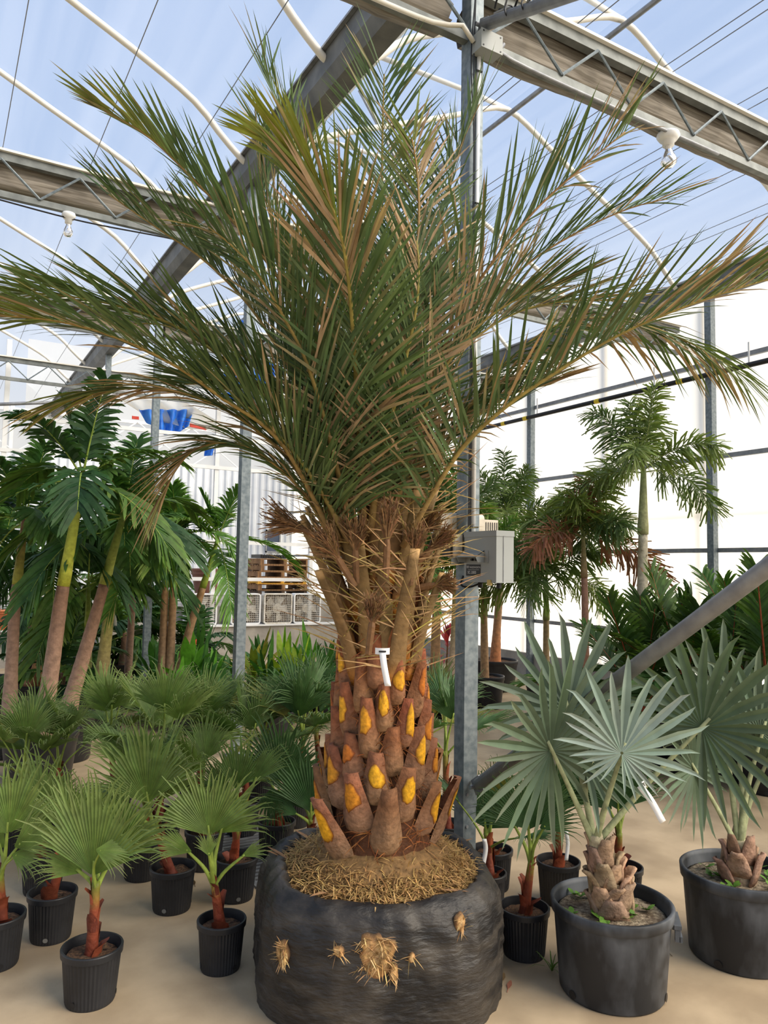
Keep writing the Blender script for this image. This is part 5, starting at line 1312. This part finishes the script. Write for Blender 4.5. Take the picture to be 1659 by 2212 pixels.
g1 = [S(92, 150, 44), S(76, 130, 40)]; g2 = [S(60, 104, 40), S(48, 88, 36)]; g3 = [S(160, 184, 60), S(130, 168, 54)]; g4 = [S(168, 54, 66), S(190, 84, 92), S(130, 44, 54)]; g5 = [S(150, 140, 44), S(120, 130, 46)]
for i, a_ in enumerate([
    (402, 1500, 'bright green broad-leaved pot plant beside the triple-stemmed palm', 12, .62, .10, g1, 1), (440, 1505, 'dark spiky pot plant with an orange flower behind the left post', 16, .5, .05, g2, 2),
    (462, 1490, 'fresh green grassy pot plant just left of the left post', 16, .45, .045, g1, 3), (548, 1490, 'yellowing pot plant just right of the left post', 15, .5, .06, g5, 4),
    (580, 1500, 'green arching pot plant under the rusty box fan', 18, .5, .05, g2, 5), (612, 1495, 'light green bushy pot plant under the pallets', 20, .5, .07, g3, 6),
    (640, 1500, 'yellow-green bushy pot plant left of the white cone', 20, .48, .06, g3, 7), (668, 1492, 'green strap-leaved pot plant next to the white cone', 14, .55, .06, g1, 8),
    (700, 1495, 'dark green pot plant tucked against the date palm trunk', 14, .5, .06, g2, 9), (430, 1450, 'tall feathery pot plant by the white box fan', 14, .7, .05, g2, 10),
    (505, 1475, 'low dark pot plant hidden behind the left post foot', 14, .4, .05, g2, 11),
    (330, 1470, 'dark green pot plant in shade right of the second post', 14, .5, .06, g2, 12), (385, 1520, 'light green pot plant with arching leaves in front of the triple stems', 14, .4, .07, g1, 13),
    (560, 1455, 'dark grassy pot plant close under the low wall by the fans', 16, .5, .05, g2, 14), (655, 1460, 'dark green pot plant close under the low wall by the last fan', 16, .5, .06, g2, 15),
    (722, 1470, 'dark grassy pot plant right behind the date palm trunk', 14, .5, .05, g2, 16), (480, 1530, 'dark green pot plant in front of the left post', 14, .4, .05, g2, 17), (600, 1535, 'dark green pot plant in front of the light bushy ones', 16, .38, .05, g2, 18)]):
    a_ = list(a_); a_[4] *= 1.55 if a_[7] not in (4, 5, 6, 7, 8, 9) else 1.95; a_[5] *= 1.3; a_[3] += 6; pot_plant(*a_, pot=(.18, .15, .30))
pot_plant(964, 1448, 'red-leaved cordyline plant left of the control-box post', 22, .42, .07, g4, 21, e0=88, e1=-20, stalk=.45, dro=.3, name='cordyline')
pot_plant(908, 1440, 'thin-stemmed green pot plant between the pale trunk and the cordyline', 8, .3, .05, g2, 22, stalk=.5)
p = foot(694, 1492, 0.25)
r = empty('white_cone_pot', (p.x, p.y, 0), 'white tapered plastic pot lying among the small plants', 'pot'); MB().lathe([(.13, .02), (.14, .03), (.06, .42), (.05, .42), (.11, .05), (.0, .05)], 20).build('cone', M_WHITE, r, smooth=True); MB().lathe([(.145, 0), (.15, .015), (.14, .03)], 20).build('lip', M_WHITE, r)
# red flower spikes among the pot plants
for i, (x, y, lab) in enumerate([(419, 1392, 'small red flower spike nearest the left post'), (385, 1452, 'small red flower spike beside the leaning palm stem'), (374, 1476, 'small red flower bract low by the triple stems')]):
    q = px(x, y, 10.4); r = empty('flower_spike', q, lab, 'flower', 'red flower spikes')
    MB().color(S(214, 60, 40)).tube([(0, 0, -.05), (.01, 0, .0), (.03, 0, .07)], [.008, .02, .004], 8).build('bract', M_STEM, r, smooth=True)
    MB().color(S(90, 120, 50)).tube([(0, 0, -.5), (0, 0, -.05)], .006, 6).build('stalk', M_STEM, r)

# ------------------------------------------------------------------ litter on the floor
rng = random.Random(8)
for i, (x, y, c_, lab) in enumerate([(1098, 2137, S(176, 112, 92), 'pinkish dry leaf scrap on the floor left of the big scuffed tub'), (1085, 2120, S(150, 120, 84), 'tan leaf scrap on the floor beside the root ball wrap'), (420, 1912, S(90, 72, 50), 'dark leaf crumb on the floor among the left pots'), (640, 2190, S(150, 118, 80), 'straw scrap at the foot of the root ball'), (1445, 2060, S(110, 90, 66), 'thin dry stalk on the floor between the two big tubs')]):
    p = floor_at(x, y); r = empty('fallen_leaf', p, lab, 'leaf litter'); a_ = rng.uniform(0, pi); d = V((math.cos(a_), math.sin(a_), .12)).normalized()
    MB().blade((0, 0, .004), d, V((-d.y, d.x, 0)).normalized(), .07 if i < 4 else .25, .022 if i < 4 else .005, c_, jit(c_, rng, .2), .1, ((0, .3), (.4, 1.), (.8, .6))).build('blade', M_LEAF, r)
    MB().color(c_).tube([(0, 0, .004), (-d.x * .03, -d.y * .03, .003)], .0015, 5).build('stalk', M_STEM, r)
p = floor_at(1192, 2098); r = empty('weed_tuft', p, 'green weed tuft growing at the foot of the big scuffed tub', 'weed')
for i in range(14):
    a_ = rng.uniform(0, 2 * pi); d = V((math.cos(a_) * .7, math.sin(a_) * .7, rng.uniform(.5, 1.6))).normalized(); b = MB()
    b.blade((0, 0, 0), d, perp(d)[0], rng.uniform(.08, .2), .006, S(80, 110, 40), S(110, 140, 60), .5); b.build('leaf', M_LEAF, r)
